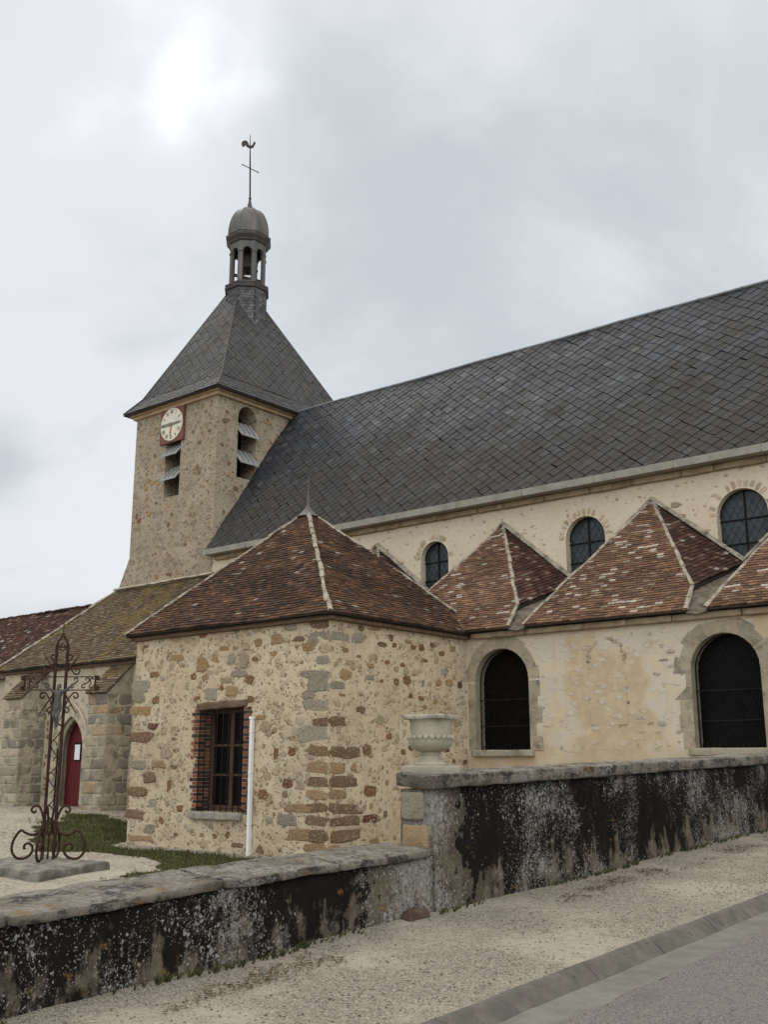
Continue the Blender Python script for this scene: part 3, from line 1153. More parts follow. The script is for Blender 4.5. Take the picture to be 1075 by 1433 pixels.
mb = MB()
for i in range(420):
    y = random.uniform(2.8, 16)
    if nz((0, y, 9), 1.7) < .08: continue
    x = WX0 + random.uniform(.0, .07)
    z = pave_z(x, y)
    col = vary(pick([(3, (.045, .055, .018)), (2, (.075, .08, .03)), (1, (.10, .085, .04))]), .2)
    for q in range(7):
        a = random.uniform(0, 6.28); h = random.uniform(.02, .065); w_ = .004
        lx, ly = math.cos(a) * h * .8, math.sin(a) * h * .8
        mb.poly([(x - w_, y - w_, z), (x + w_, y + w_, z), (x + abs(lx), y + ly, z + h)], 0, col)
tag(mb.build('weeds', M['blade']), 'tiny weeds growing along the foot of the street wall', 'weeds', kind='stuff')

# grass on the churchyard side
patches = [[(-19.6, 14.25), (-15.6, 14.35), (-12.6, 13.6), (-11.4, 11.0), (-12.5, 9.3), (-13.9, 10.3), (-14.6, 11.9), (-16.6, 13.0), (-18.4, 13.2), (-21.4, 14.3)],
           [(-21.6, 16.9), (-20.0, 15.4), (-20.0, 14.3), (-21.5, 14.5), (-23.4, 15.6), (-25.4, 17.3), (-24.4, 17.8)],
           [(-18.6, 13.3), (-21.2, 14.5), (-23.6, 15.9), (-24.6, 15.9), (-22, 14.0), (-19.5, 12.6)]]


def inside(p, pg):
    c = False
    for i in range(len(pg)):
        a, b = pg[i], pg[i - 1]
        if (a[1] > p[1]) != (b[1] > p[1]) and p[0] < (b[0] - a[0]) * (p[1] - a[1]) / (b[1] - a[1]) + a[0]: c = not c
    return c


def in_grass(x, y):
    q = (x + .35 * nz((x, y, 0), 1.6), y + .3 * nz((x, y, 4), 1.6))
    return any(inside(q, pg) for pg in patches)


mb = MB()
sx = .14
for i in range(int(16 / sx)):
    for j in range(int(10 / sx)):
        x, y = -26.5 + i * sx, 8.5 + j * sx
        if in_grass(x + sx / 2, y + sx / 2):
            mb.poly([(a, b, yard_z(a, b) + .035 * nz((a, b, 0), .5) + .015 * nz((a, b, 0), 2.2) + .012) for a, b in ((x, y), (x + sx, y), (x + sx, y + sx), (x, y + sx))])
g0 = mb
for i in range(90000):
    x, y = random.uniform(-26.5, -10.8), random.uniform(8.5, 18.2)
    if not in_grass(x, y):
        q = (x + .9 * nz((x, y, 3), .9), y + .7 * nz((x, y, 8), .9))
        if random.random() > .10 or not any(inside(q, pg) for pg in patches): continue
    elif nz((x, y, 7), 2.0) < -.32: continue
    z = yard_z(x, y) + .035 * nz((x, y, 0), .5) + .015 * nz((x, y, 0), 2.2) + .008
    h = random.uniform(.03, .085) * (1 + .6 * nz((x, y, 1), 1.5))
    a = random.uniform(0, 6.28); w_ = random.uniform(.006, .012)
    lx, ly = random.gauss(0, .03), random.gauss(0, .03)
    col = vary(pick([(4, (.050, .056, .018)), (2, (.072, .076, .026)), (1.5, (.11, .10, .045)), (1.2, (.030, .036, .011))]), .2)
    mb.poly([(x - math.cos(a) * w_, y - math.sin(a) * w_, z), (x + math.cos(a) * w_, y + math.sin(a) * w_, z), (x + lx, y + ly, z + h)], 1, col)
tag(mb.build('grass', [M['soil'], M['blade']]), 'rough green grass in front of the sacristy wall', 'grass', kind='stuff')

# ------------------------------------------------------------------ street walls
WX = -5.86


def upper_top(y): return -.235 + .026 * (y - 7.76)


def wall_block(mb, y0, y1, topf, x0=-6.22, x1=WX, mi=0):
    ys = frange(y0, y1, .2)
    def row(y):
        b = rz(y) - .25
        t = topf(y)
        zs = [b] + [b + (t - b) * k / 8 for k in range(1, 9)]
        out = []
        for z in zs:
            f = (z - b) / max(.01, t - b)
            x = x1 + .05 * (1 - f) ** 2 + .022 * nz((x1, y, z), 1.5) + .010 * nz((x1, y, z), 5)
            out.append(Vector((x, y, z)))
        return out
    rows = [row(y) for y in ys]
    for a, b in zip(rows, rows[1:]):
        for k in range(len(a) - 1):
            mb.poly([a[k], b[k], b[k + 1], a[k + 1]], mi, smooth=True)
    for a, b, (ya, yb) in zip(rows, rows[1:], zip(ys, ys[1:])):
        mb.poly([a[-1], b[-1], (x0, yb, b[-1].z), (x0, ya, a[-1].z)], mi)
        mb.poly([(x0, ya, -2.2), (x0, ya, a[-1].z), (x0, yb, b[-1].z), (x0, yb, -2.2)], mi)
    for r_, y in ((rows[0], ys[0]), (rows[-1], ys[-1])):
        mb.poly(r_ + [(x0, y, r_[-1].z), (x0, y, r_[0].z)], mi)


low = thing('street_wall', 'low blackened street wall with lichened coping, on the left half of the street', 'wall', (-6.0, 3, -1.6))
mb = MB()
LT = [(-9, -1.05), (2.0, -.985), (3.6, -.945), (5.27, -.875), (6.5, -.845), (7.74, -.81)]


def lerp(tab, y):
    for (a, za), (b, zb) in zip(tab, tab[1:]):
        if y <= b: return za + (zb - za) * (y - a) / (b - a)
    return tab[-1][1]


wall_block(mb, -8, 7.74, lambda y: lerp(LT, y) + .008, x0=-6.24)
mb.build('wall_face', M['streetwall'], low, weld=True)
joints = [-7.9, -6.2, -4.5, -2.9, -1.3, .4, 2.02, 3.6, 5.27, 6.51, 7.70]
for k, (a, b) in enumerate(zip(joints, joints[1:])):
    mb = MB()
    za = lerp(LT, (a + b) / 2)
    sl = (lerp(LT, b) - lerp(LT, a)) / (b - a)
    mid = (a + b) / 2
    rough_block(mb, (-6.40, a + .006, za), (-5.812 + random.uniform(-.012, .012), b - .006, za + .074), (6, int((b - a) / .08), 3), .014, .024, shear=lambda w, m=mid, s_=sl: s_ * (w.y - m) + .035 * max(0, min(1, (-5.85 - w.x) / .4)), seed=k)
    mb.build('coping_stone', M['coping'], low)

upw = thing('street_wall', 'taller black street wall with white lichen spots, carrying the stone urn at its end', 'wall', (-6.0, 12, -1.3))
mb = MB()
wall_block(mb, 7.76, 26, upper_top)
mb.build('wall_face', M['streetwall'], upw, weld=True)
ys_ = [7.70, 8.95, 10.2, 11.6, 12.9, 14.3, 15.7, 17.1, 18.5, 20, 21.5, 23, 24.5, 26]
for k, (a, b) in enumerate(zip(ys_, ys_[1:])):
    mb = MB()
    mid = (a + b) / 2
    rough_block(mb, (-6.235, a + .004, upper_top(mid)), (-5.80 + random.uniform(-.008, .008), b - .004, upper_top(mid) + .13), (5, int((b - a) / .09), 3), .011, .022, shear=lambda w, m=mid: .026 * (w.y - m) + .02 * max(0, min(1, (-5.9 - w.x) / .3)), seed=20 + k)
    mb.build('coping_stone', M['coping'], upw)
for (za, zb, col, xa, xb) in ((-.505, -.255, (.25, .225, .165), -6.20, -5.945), (-.755, -.545, (.28, .205, .115), -6.19, -5.90)):
    mb = MB()
    rough_block(mb, (xa, 7.725, za), (xb, 8.0, zb), (6, 4, 5), .010, .02, col=vary(col, .05), seed=44)
    mb.build('quoin_stone', M['stone'], upw)

# a brown field stone lying at the foot of the wall
mb = MB()
rough_block(mb, (-5.88, 7.26, rz(7.4) - .05), (-5.70, 7.52, rz(7.4) + .11), (6, 6, 5), .05, .05, seed=9)
tag(mb.build('loose_stone', M['redstone']), 'reddish brown rock lying at the foot of the street wall', 'stone')

# ------------------------------------------------------------------ urn on the wall end
UX, UY, UZ = -6.05, 8.0, -.085
urn = thing('stone_urn', 'pale stone urn with beaded gadrooned bowl standing on the end of the street wall', 'urn', (UX, UY, UZ))
mb = MB()
rough_block(mb, (UX - .205, UY - .205, UZ - .03), (UX + .205, UY + .205, UZ + .06), (5, 5, 3), .004, .012)
mb.build('base_slab', M['urn'], urn)
mb = MB()
mb.lathe((UX, UY, UZ), [(.150, .058), (.156, .07), (.150, .085), (.128, .095), (.108, .112), (.090, .135), (.082, .155), (.092, .160), (.092, .180), (.082, .186)], 40)
mb.build('foot', M['urn'], urn)
mb = MB()
c = Vector((UX, UY, UZ))
vs = []
K = 120
prof = [(.080, .180), (.125, .190), (.170, .212), (.196, .245), (.208, .285), (.208, .300)]
for r_, z in prof:
    for k in range(K):
        a = 2 * math.pi * k / K
        rr = r_ * (1 + .028 * abs(math.sin(a * 12)))
        vs.append(c + Vector((rr * math.cos(a), rr * math.sin(a), z)))
mb.mesh(vs, [(i * K + k, i * K + (k + 1) % K, (i + 1) * K + (k + 1) % K, (i + 1) * K + k) for i in range(len(prof) - 1) for k in range(K)], smooth=True)
mb.build('bowl', M['urn'], urn)
mb = MB()
for k in range(22):
    a = 2 * math.pi * k / 22
    p = c + Vector((.202 * math.cos(a), .202 * math.sin(a), .312))
    mb.lathe(p, [(.027 * math.sin(math.pi * t / 6), -.027 * math.cos(math.pi * t / 6)) for t in range(1, 6)], 10)
mb.build('bead_row', M['urn'], urn)
mb = MB()
mb.lathe(c, [(.190, .30), (.190, .38), (.192, .44), (.20, .468), (.212, .478)], 48)
mb.build('drum', M['urn'], urn)
mb = MB()
rough_block(mb, (-.205, -.205, .474), (.205, .205, .522), (8, 8, 3), .006, .014)
rm = Matrix.Rotation(R(14), 3, 'Z')
mb.v = [c + rm @ Vector((v.x * (1 + .12 * max(0, min(1, (.52 - v.z) / .04))) if False else v.x, v.y, v.z)) for v in mb.v]
mb.build('rim', M['urnrim'], urn)

# ------------------------------------------------------------------ sacristy (front building)
SX0, SX1, SY0, SY1 = -19.72, -13.70, 14.92, 20.1
SZ0, SZ1 = -2.0, 2.82
sac = thing('sacristy', 'square rubble stone building with hipped brown tile roof, in front of the church', 'building', ((SX0 + SX1) / 2, (SY0 + SY1) / 2, -1.75))
fr_front = lambda u, z, d=0.0: (u, SY0 + d, z)              # faces the street corner, u = x
fr_right = lambda u, z, d=0.0: (SX1 - d, u, z)              # faces the street, u = y
fr_left = lambda u, z, d=0.0: (SX0 + d, u, z)
fr_back = lambda u, z, d=0.0: (u, SY1 - d, z)
mb = MB()
WO = dict(u=-16.73, w=1.33, zb=-.98, zs=1.12, kind='flat', depth=.36)
wall_panel(mb, fr_front, SX0, SX1, SZ0, SZ1, [WO], .36, 0, step=.3, amp=.02)
wall_panel(mb, fr_right, SY0, SY1, SZ0, SZ1, [], step=.3, amp=.02)
wall_panel(mb, fr_left, SY0, SY1, SZ0, SZ1, [], step=.5, amp=.02)
wall_panel(mb, fr_back, SX0, SX1, SZ0, SZ1, [], step=.5, amp=.02)
T = dict(r=RUST, b=BROWN, o=OCHRE, g=GREYS, e=BEIGE, d=(.13, .06, .038), k=(.29, .195, .105))


# stones showing in the mortar: position, height, width, height, colour (metres)
FRONT = [(-14.43, -0.84, 0.79, 0.18, 'k'), (-14.79, -1.07, 0.55, 0.22, 'g'), (-15.24, -1.09, 0.23, 0.15, 'g'), (-14.44, -1.33, 0.65, 0.23, 'k'), (-14.02, -1.35, 0.13, 0.15, 'o'), (-14.01, -1.54, 0.63, 0.15, 'k'), (-15.46, -0.60, 0.29, 0.20, 'r'), (-14.76, -0.38, 0.31, 0.19, 'd'), (-14.83, -0.61, 0.17, 0.10, 'b'), (-14.66, 0.22, 0.22, 0.19, 'r'), (-15.11, 0.19, 0.16, 0.24, 'r'), (-19.39, 0.56, 0.87, 0.25, 'b'), (-19.49, -0.04, 0.59, 0.20, 'g'), (-19.05, -0.32, 0.44, 0.24, 'b'), (-18.23, -0.50, 0.38, 0.35, 'r'), (-19.44, -0.62, 0.72, 0.21, 'b'), (-18.85, -0.85, 0.35, 0.19, 'g'), (-19.40, -1.11, 0.87, 0.21, 'b'), (-17.96, -0.94, 0.27, 0.15, 'r'), (-18.55, -1.19, 0.19, 0.17, 'r'), (-18.98, -1.38, 0.49, 0.23, 'g'), (-19.45, 1.14, 0.78, 0.21, 'o'), (-18.51, 0.23, 0.39, 0.26, 'e'), (-18.68, -0.04, 0.35, 0.15, 'k'), (-18.21, -0.09, 0.27, 0.11, 'b'), (-18.25, 0.50, 0.24, 0.09, 'b'), (-19.01, 0.79, 0.36, 0.13, 'd'), (-19.50, 1.69, 0.67, 0.28, 'g'), (-19.59, 1.47, 0.45, 0.28, 'g'), (-18.95, 1.35, 0.25, 0.18, 'r'), (-19.03, 1.92, 0.37, 0.14, 'r'), (-18.27, 2.25, 0.44, 0.14, 'o'), (-18.41, 2.05, 0.32, 0.19, 'e'), (-17.45, 2.05, 0.37, 0.31, 'o'), (-17.68, 1.80, 0.24, 0.17, 'r'), (-17.32, 1.77, 0.21, 0.14, 'o'), (-17.01, 2.17, 0.23, 0.22, 'k'), (-16.73, 2.35, 0.36, 0.12, 'o'), (-16.49, 2.14, 0.26, 0.22, 'g'), (-16.14, 2.07, 0.31, 0.30, 'e'), (-16.09, 2.35, 0.25, 0.17, 'e'), (-15.93, 1.67, 0.26, 0.19, 'r'), (-15.79, 2.07, 0.21, 0.09, 'r'), (-15.71, 2.40, 0.24, 0.19, 'o'), (-15.17, 2.43, 0.36, 0.21, 'k'), (-14.54, 2.39, 0.34, 0.12, 'b'), (-14.23, 2.22, 0.47, 0.18, 'o'), (-14.02, 2.65, 0.47, 0.22, 'b'), (-15.24, 2.14, 0.23, 0.12, 'o'), (-14.78, 2.65, 0.35, 0.17, 'g'), (-17.44, 2.68, 0.30, 0.13, 'r'), (-19.30, 2.51, 0.46, 0.21, 'b'), (-16.46, 1.45, 0.39, 0.23, 'o'), (-17.10, 1.41, 0.39, 0.26, 'g'), (-16.78, 1.54, 0.12, 0.13, 'r'), (-15.88, 1.26, 0.23, 0.15, 'r'), (-15.61, 0.89, 0.36, 0.10, 'o'), (-15.42, 0.71, 0.35, 0.20, 'e'), (-14.73, 0.74, 0.16, 0.14, 'k'), (-16.66, 1.68, 0.38, 0.12, 'e'), (-16.26, 1.80, 0.50, 0.13, 'g'), (-17.56, 1.34, 0.20, 0.09, 'r'), (-14.19, 1.67, 0.50, 0.16, 'g'), (-14.24, 1.28, 0.33, 0.16, 'g'), (-14.12, 1.08, 0.60, 0.24, 'g'), (-14.22, 0.55, 0.77, 0.35, 'g'), (-17.34, -1.60, 0.19, 0.14, 'd'), (-17.69, -1.66, 0.20, 0.09, 'r'), (-16.15, -1.60, 0.36, 0.10, 'b'), (-16.70, -1.65, 0.25, 0.10, 'o'), (-15.50, -1.65, 0.23, 0.15, 'b'), (-16.81, -1.46, 0.16, 0.10, 'r'), (-16.44, -1.40, 0.15, 0.16, 'r'), (-17.64, -1.45, 0.20, 0.12, 'e'), (-19.24, -1.60, 0.93, 0.13, 'k'), (-18.04, -1.47, 0.20, 0.10, 'b'), (-14.00, -0.09, 0.60, 0.23, 'k'), (-13.93, 0.75, 0.47, 0.19, 'b'), (-14.00, 0.22, 0.60, 0.23, 'b'), (-13.98, -0.35, 0.57, 0.21, 'b'), (-14.00, -0.59, 0.60, 0.19, 'k'), (-14.00, -0.83, 0.60, 0.19, 'b'), (-14.00, -1.06, 0.60, 0.20, 'b'), (-13.98, -1.34, 0.57, 0.23, 'b'), (-14.00, 2.40, 0.60, 0.20, 'g'), (-13.99, 1.49, 0.59, 0.31, 'g'), (-13.88, 1.94, 0.37, 0.18, 'g')]
RIGHT = [(16.79, 2.52, 0.22, 0.18, 'r'), (16.51, 2.36, 0.31, 0.11, 'b'), (15.74, 2.42, 0.39, 0.19, 'g'), (15.84, 2.63, 0.16, 0.12, 'b'), (16.27, 2.65, 0.34, 0.08, 'o'), (16.89, 2.37, 0.21, 0.11, 'r'), (17.54, 2.38, 0.21, 0.14, 'r'), (17.83, 2.41, 0.21, 0.15, 'r'), (18.21, 2.49, 0.17, 0.12, 'r'), (18.56, 2.34, 0.24, 0.09, 'r'), (18.96, 2.47, 0.23, 0.14, 'k'), (15.36, 2.16, 0.18, 0.10, 'r'), (15.78, 2.06, 0.16, 0.06, 'r'), (16.14, 1.90, 0.26, 0.11, 'k'), (16.68, 2.01, 0.17, 0.09, 'r'), (17.17, 1.98, 0.18, 0.10, 'r'), (15.40, 1.67, 0.38, 0.19, 'o'), (15.16, 1.46, 0.43, 0.16, 'g'), (16.96, 1.63, 0.18, 0.15, 'b'), (17.31, 1.68, 0.25, 0.20, 'r'), (17.71, 1.65, 0.44, 0.18, 'g'), (18.43, 1.69, 0.23, 0.14, 'o'), (18.82, 1.71, 0.32, 0.21, 'o'), (19.22, 1.69, 0.23, 0.16, 'd'), (16.48, 1.61, 0.14, 0.08, 'r'), (16.23, 1.30, 0.17, 0.13, 'r'), (17.43, 1.37, 0.16, 0.15, 'd'), (17.80, 1.33, 0.18, 0.12, 'r'), (15.85, 1.02, 0.26, 0.13, 'b'), (15.28, 1.28, 0.22, 0.06, 'o'), (16.44, 0.85, 0.30, 0.25, 'e'), (16.71, 0.54, 0.24, 0.15, 'r'), (16.02, 0.24, 0.29, 0.22, 'r'), (15.76, 0.22, 0.13, 0.16, 'b'), (17.19, 0.21, 0.14, 0.13, 'b'), (17.35, 2.49, 0.22, 0.09, 'o'), (17.94, 2.13, 0.23, 0.08, 'b'), (16.11, 1.66, 0.26, 0.13, 'g'), (18.63, 1.95, 0.28, 0.14, 'g'), (16.71, 1.35, 0.34, 0.15, 'e'), (18.31, 1.29, 0.23, 0.11, 'o'), (15.52, 1.92, 0.32, 0.10, 'e'), (18.10, 2.74, 0.31, 0.09, 'g'), (16.04, 0.25, 0.27, 0.23, 'b'), (16.12, -0.54, 0.39, 0.25, 'r'), (16.25, -0.26, 0.11, 0.12, 'b'), (16.65, -0.38, 0.12, 0.12, 'k'), (15.65, -0.07, 0.14, 0.18, 'k'), (15.23, -0.09, 0.16, 0.16, 'g'), (16.44, -0.10, 0.12, 0.09, 'd'), (17.18, -0.06, 0.12, 0.14, 'r'), (15.86, -0.82, 0.36, 0.19, 'g'), (16.17, -0.81, 0.13, 0.11, 'o'), (15.59, -1.07, 0.52, 0.20, 'b'), (16.12, -1.06, 0.46, 0.18, 'd'), (16.25, -1.48, 0.34, 0.10, 'o'), (16.60, -0.98, 0.13, 0.12, 'b'), (17.44, 0.30, 0.20, 0.12, 'd'), (18.68, 0.28, 0.25, 0.15, 'd'), (18.93, 0.04, 0.13, 0.10, 'd'), (19.38, 0.02, 0.18, 0.11, 'd'), (17.93, 1.15, 0.15, 0.11, 'k'), (16.99, 0.49, 0.14, 0.21, 'e'), (15.20, 2.40, 0.55, 0.19, 'g'), (15.17, 0.77, 0.48, 0.19, 'b'), (15.38, 0.20, 0.90, 0.24, 'b'), (15.16, -0.09, 0.47, 0.24, 'k'), (15.34, -0.35, 0.81, 0.21, 'b'), (15.19, -0.58, 0.52, 0.19, 'k'), (15.44, -0.85, 1.02, 0.20, 'b'), (15.20, -1.08, 0.54, 0.17, 'b'), (15.39, -1.34, 0.92, 0.23, 'b'), (15.10, -1.54, 0.33, 0.11, 'k')]
FRONT = [((u + SX1 + .004 - w / 2) / 2 if False else SX1 + .004 - (SX1 - (u - w / 2)) / 2, z, SX1 - (u - w / 2), h, c) if u + w / 2 > -13.95 and w > .25 else (u, z, w, h, c) for (u, z, w, h, c) in FRONT]
RIGHT = [((SY0 - .004 + u + w / 2) / 2, z, u + w / 2 - SY0, h, c) if u - w / 2 < 15.1 and w > .25 else (u, z, w, h, c) for (u, z, w, h, c) in RIGHT]
for (u, z, w, h, c) in FRONT:
    patch(mb, fr_front, u, z, w, h, T[c], mi=1, rot=random.uniform(-.08, .08), square=.7 if w > .35 else .25, bulge=.006 if w > .3 else .004, rough=.22 if w > .35 else .34)
for (u, z, w, h, c) in RIGHT:
    patch(mb, fr_right, u, z, w, h, T[c], mi=1, rot=random.uniform(-.08, .08), square=.7 if w > .35 else .25, bulge=.006 if w > .3 else .004, rough=.22 if w > .35 else .34)
mb.build('wall', [M['sacristy'], M['sacstone']], sac)

# roof
AP = Vector((-16.75, 17.42, 5.80))
E = [Vector(p) for p in ((-19.87, 14.70, 2.83), (-13.52, 14.70, 2.83), (-13.52, 20.2, 2.83), (-19.87, 20.2, 2.83))]
mb = MB()
for i in range(4):
    a, b = E[i], E[(i + 1) % 4]
    tiling(mb, [[a, b, AP]], c_sacristy, .165, .086, (.012, .034), sag=.05, jit=.012, seed=i)
    mb.poly([a - Vector((0, 0, .03)), b - Vector((0, 0, .03)), AP - Vector((0, 0, .05))], 1)
mb.poly([e - Vector((0, 0, .045)) for e in E], 1)
roof = mb.build('roof', [M['tile'], M['darkin']], sac)
mb = MB()
for i in range(4):
    hip(mb, E[i] + Vector((0, 0, .03)), AP + Vector((0, 0, .02)), .048, .36, wob=.016)
mb.build('hip_ridge', M['ridge'], roof)
mb = MB()
rough_block(mb, (SX0 - .1, SY0 - .12, 2.70), (SX1 + .1, SY0 + .1, 2.80), (20, 3, 3), .012, .02)
mb.build('eave_board', M['oldwood'], roof)
mb = MB()
rough_block(mb, (SX1 - .1, SY0 - .1, 2.70), (SX1 + .12, SY1 - .6, 2.80), (3, 16, 3), .012, .02)
mb.build('eave_board', M['oldwood'], roof)
mb = MB()
mb.lathe(AP + Vector((0, 0, -.14)), [(.26, .0), (.15, .12), (.075, .22), (.045, .28)], 14)
mb.lathe(AP, [(.055, .08), (.044, .2), (.034, .34), (.024, .42), (.030, .44), (.009, .46), (.005, .86)], 12)
fin = mb.build('roof_finial', M['lead'], roof)

# brick-framed window
win = MB()
u0, u1 = WO['u'] - WO['w'] / 2, WO['u'] + WO['w'] / 2
brs = (MB(), MB())
nb = 28
for k in range(nb):
    za = WO['zb'] + (WO['zs'] - WO['zb']) * k / nb + .004
    zb = WO['zb'] + (WO['zs'] - WO['zb']) * (k + 1) / nb - .006
    dark = (k % 2 == 0)
    for side in (0, 1):
        br = brs[side]
        o = .19 if (k // 1) % 2 else .27
        o += random.uniform(-.012, .012)
        if side: o = min(o + .03, .25)
        j = random.uniform(-.003, .003)
        col = vary((.045, .035, .032) if dark else (.20, .078, .046), .2)
        col2 = vary((.20, .078, .046) if random.random() < .55 else (.05, .038, .034), .18)
        cut = .11 if o > .22 else .0
        if side == 0:
            if cut:
                br.box((u0 - o, SY0 - .006 + j, za), (u0 - o + cut - .008, SY0 + .1, zb), 0, col2)
            br.box((u0 - o + cut, SY0 - .006 + j, za), (u0 + .004, SY0 + .14, zb), 0, col)
            br.box((u0 - .05, SY0 + .147, za), (u0 + .004 + j, SY0 + .30, zb), 0, col2)
        else:
            if cut:
                br.box((u1 + o - cut + .008, SY0 - .006 + j, za), (u1 + o, SY0 + .1, zb), 0, col2)
            br.box((u1 - .004, SY0 - .006 + j, za), (u1 + o - cut, SY0 + .14, zb), 0, col)
            br.box((u1 - .004 - j, SY0 + .147, za), (u1 + .05, SY0 + .30, zb), 0, col2)
for br in brs: br.build('brick_jamb', M['brick'], sac)
mb = MB()
rough_block(mb, (u0 - .10, SY0 - .05, 1.10), (u1 + .10, SY0 + .34, 1.25), (20, 4, 4), .03, .025, shear=lambda w: .03 * (w.x - WO['u']))
mb.build('lintel', M['oldwood'], sac)
mb = MB()
rough_block(mb, (u0 - .16, SY0 - .11, -1.13), (u1 + .05, SY0 + .3, -.985), (14, 5, 4), .010, .015)
mb.build('window_sill', M['sillstone'], sac)
fr = MB()
yd = SY0 + .30
for (a, b) in ((u0, u0 + .10), (u1 - .10, u1), (WO['u'] - .05, WO['u'] + .05)):
    fr.box((a, yd, -.98), (b, yd + .07, 1.10))
for (za, zb) in ((-.98, -.86), (1.02, 1.10), (.33, .38), (-.27, -.22)):
    fr.box((u0 + .1, yd + .008, za), (u1 - .1, yd + .06, zb))
wf = fr.build('window', M['wood'], sac)
mb = MB()
mb.box((u0 + .05, yd + .035, -.95), (u1 - .05, yd + .045, 1.08))
mb.build('pane', M['glassdark'], wf)
mb = MB()
for k in range(8):
    u = u0 + .03 + (u1 - u0 - .06) * k / 7
    mb.bar((u, SY0 - .045, -.97), (u, SY0 - .045, 1.08), .016, .016)
for z in (-.9, -.22, .42, 1.0):
    mb.bar((u0 - .04, SY0 - .03, z), (u1 + .04, SY0 - .03, z), .03, .01)
for z in (-.9, .42, 1.0):
    for u in (u0 + .01, u1 - .01):
        mb.bar((u, SY0 - .04, z), (u, SY0 + .12, z), .018, .018)
mb.build('window_grille', M['iron'], sac)

# white pipe on the front wall
mb = MB()
px = -15.765
mb.box((px - .033, SY0 - .085, -1.80), (px + .033, SY0 - .012, .86))
mb.box((px - .045, SY0 - .095, .86), (px + .045, SY0 - .012, .91))
for z in (-1.2, -.2, .6):
    mb.box((px - .042, SY0 - .089, z), (px + .042, SY0 - .010, z + .03))
tag(mb.build('cable_duct', M['white']), 'white upright cable duct fixed beside the brick-framed window of the rubble building', 'pipe')

# ------------------------------------------------------------------ nave
NX0, NX1 = -25.4, 3.0
NY, RY = 22.0, 25.3
nave = thing('church_nave', 'long church nave with steep slate roof and cream clerestory wall of arched windows', 'church', (-11, 25, -1.5))
mb = MB()
fr_nave = lambda u, z, d=0.0: (u, NY + d, z)
CL = [dict(u=-16.45, w=.92, zb=4.25, zs=5.32, kind='round', depth=.28), dict(u=-11.92, w=1.06, zb=4.2, zs=5.26, kind='round', depth=.28),
      dict(u=-8.08, w=1.14, zb=4.15, zs=5.27, kind='round', depth=.28), dict(u=-3.9, w=1.1, zb=4.2, zs=5.27, kind='round', depth=.28),
      dict(u=-20.6, w=.92, zb=4.25, zs=5.32, kind='round', depth=.28)]
wall_panel(mb, fr_nave, NX0, NX1, -1.8, 6.45, CL, .28, step=.5, amp=.02)
wall_panel(mb, lambda u, z, d=0.0: (u, 28.6 - d, z), NX0, NX1, -1.8, 6.45, [], step=1.5, amp=0)
mb.poly([(NX1, 22, -1.8), (NX1, 28.6, -1.8), (NX1, 28.6, 6.45), (NX1, 25.3, 11.8), (NX1, 22, 6.45)])
for o in CL:                                      # rough arch stones round each clerestory window
    r_ = o['w'] / 2
    for k in range(15):
        t = math.pi * (k + .5) / 15
        rr = r_ + .10 + random.uniform(-.01, .02)
        u, z = o['u'] - math.cos(t) * rr, o['zs'] + math.sin(t) * rr
        if random.random() < .8:
            patch(mb, fr_nave, u, z, random.uniform(.14, .20), random.uniform(.085, .125), pick([(2, (.47, .385, .265)), (1, (.40, .315, .20)), (1, (.52, .43, .30))]), .004, math.pi - t, 1, .6)
for k in range(60):
    u, z = random.uniform(-24, 1), random.uniform(4.4, 6.2)
    if nz((u, 0, z), .7, 3) < .02 or any(abs(u - o['u']) < .8 and z < 6 for o in CL): continue
    patch(mb, fr_nave, u, z, random.uniform(.14, .4), random.uniform(.07, .15), pick([(2, BEIGE), (1, OCHRE), (1, (.30, .22, .12)), (.5, BROWN)]), .005, random.uniform(-.2, .2), 1, .2, .3)
mb.build('clerestory_wall', [M['nave'], M['stone']], nave)
for o in CL:
    g = MB()
    ap = arch_pts(o['u'], o['w'], o['zs'], 'round')
    g.poly([(o['u'] - o['w'] / 2, NY + .22, o['zb']), (o['u'] + o['w'] / 2, NY + .22, o['zb'])] + [(u, NY + .22, z) for u, z in reversed(ap)])
    w_ = g.build('window', M['leadglass'], nave)
    f = MB()
    f.bar((o['u'], NY + .2, o['zb']), (o['u'], NY + .2, o['zs'] + o['w'] / 2), .035, .03)
    for z in (o['zb'] + .5, o['zs'] - .08):
        f.bar((o['u'] - o['w'] / 2, NY + .2, z), (o['u'] + o['w'] / 2, NY + .2, z), .03, .03)
    f.tube([(u, NY + .2, z) for u, z in ap], .018, 6)
    for k in range(-6, 7):                        # leading in lozenges
        for sgn in (-1, 1):
            a = Vector((o['u'] + k * .17, NY + .212, o['zb'])); 
            pts = []
            for q in range(40):
                u = a.x + sgn * q * .04 * .6; z = a.z + q * .04
                dz = z - o['zs']
                ok = abs(u - o['u']) < o['w'] / 2 and (dz < 0 or math.hypot(u - o['u'], dz) < o['w'] / 2)
                if ok: pts.append((u, NY + .212, z))
            if len(pts) > 2: f.bar(pts[0], pts[-1], .004, .004)
    f.build('window_bars', M['iron'], w_)
# the stone arch and wire guard round the biggest clerestory window are slim iron hoops
mb = MB()
y = NY + .02
for k in range(8):
    pass
yy = -25.2
mb = MB()
while yy < NX1:
    L = random.uniform(.7, 1.3)
    rough_block(mb, (yy + .006, NY - .11, 6.31), (min(yy + L, NX1) - .006, NY + .12, 6.46), (4, 3, 3), .012, .02, seed=int(yy * 10))
    yy += L
mb.build('cornice', M['cornicedirty'], nave)
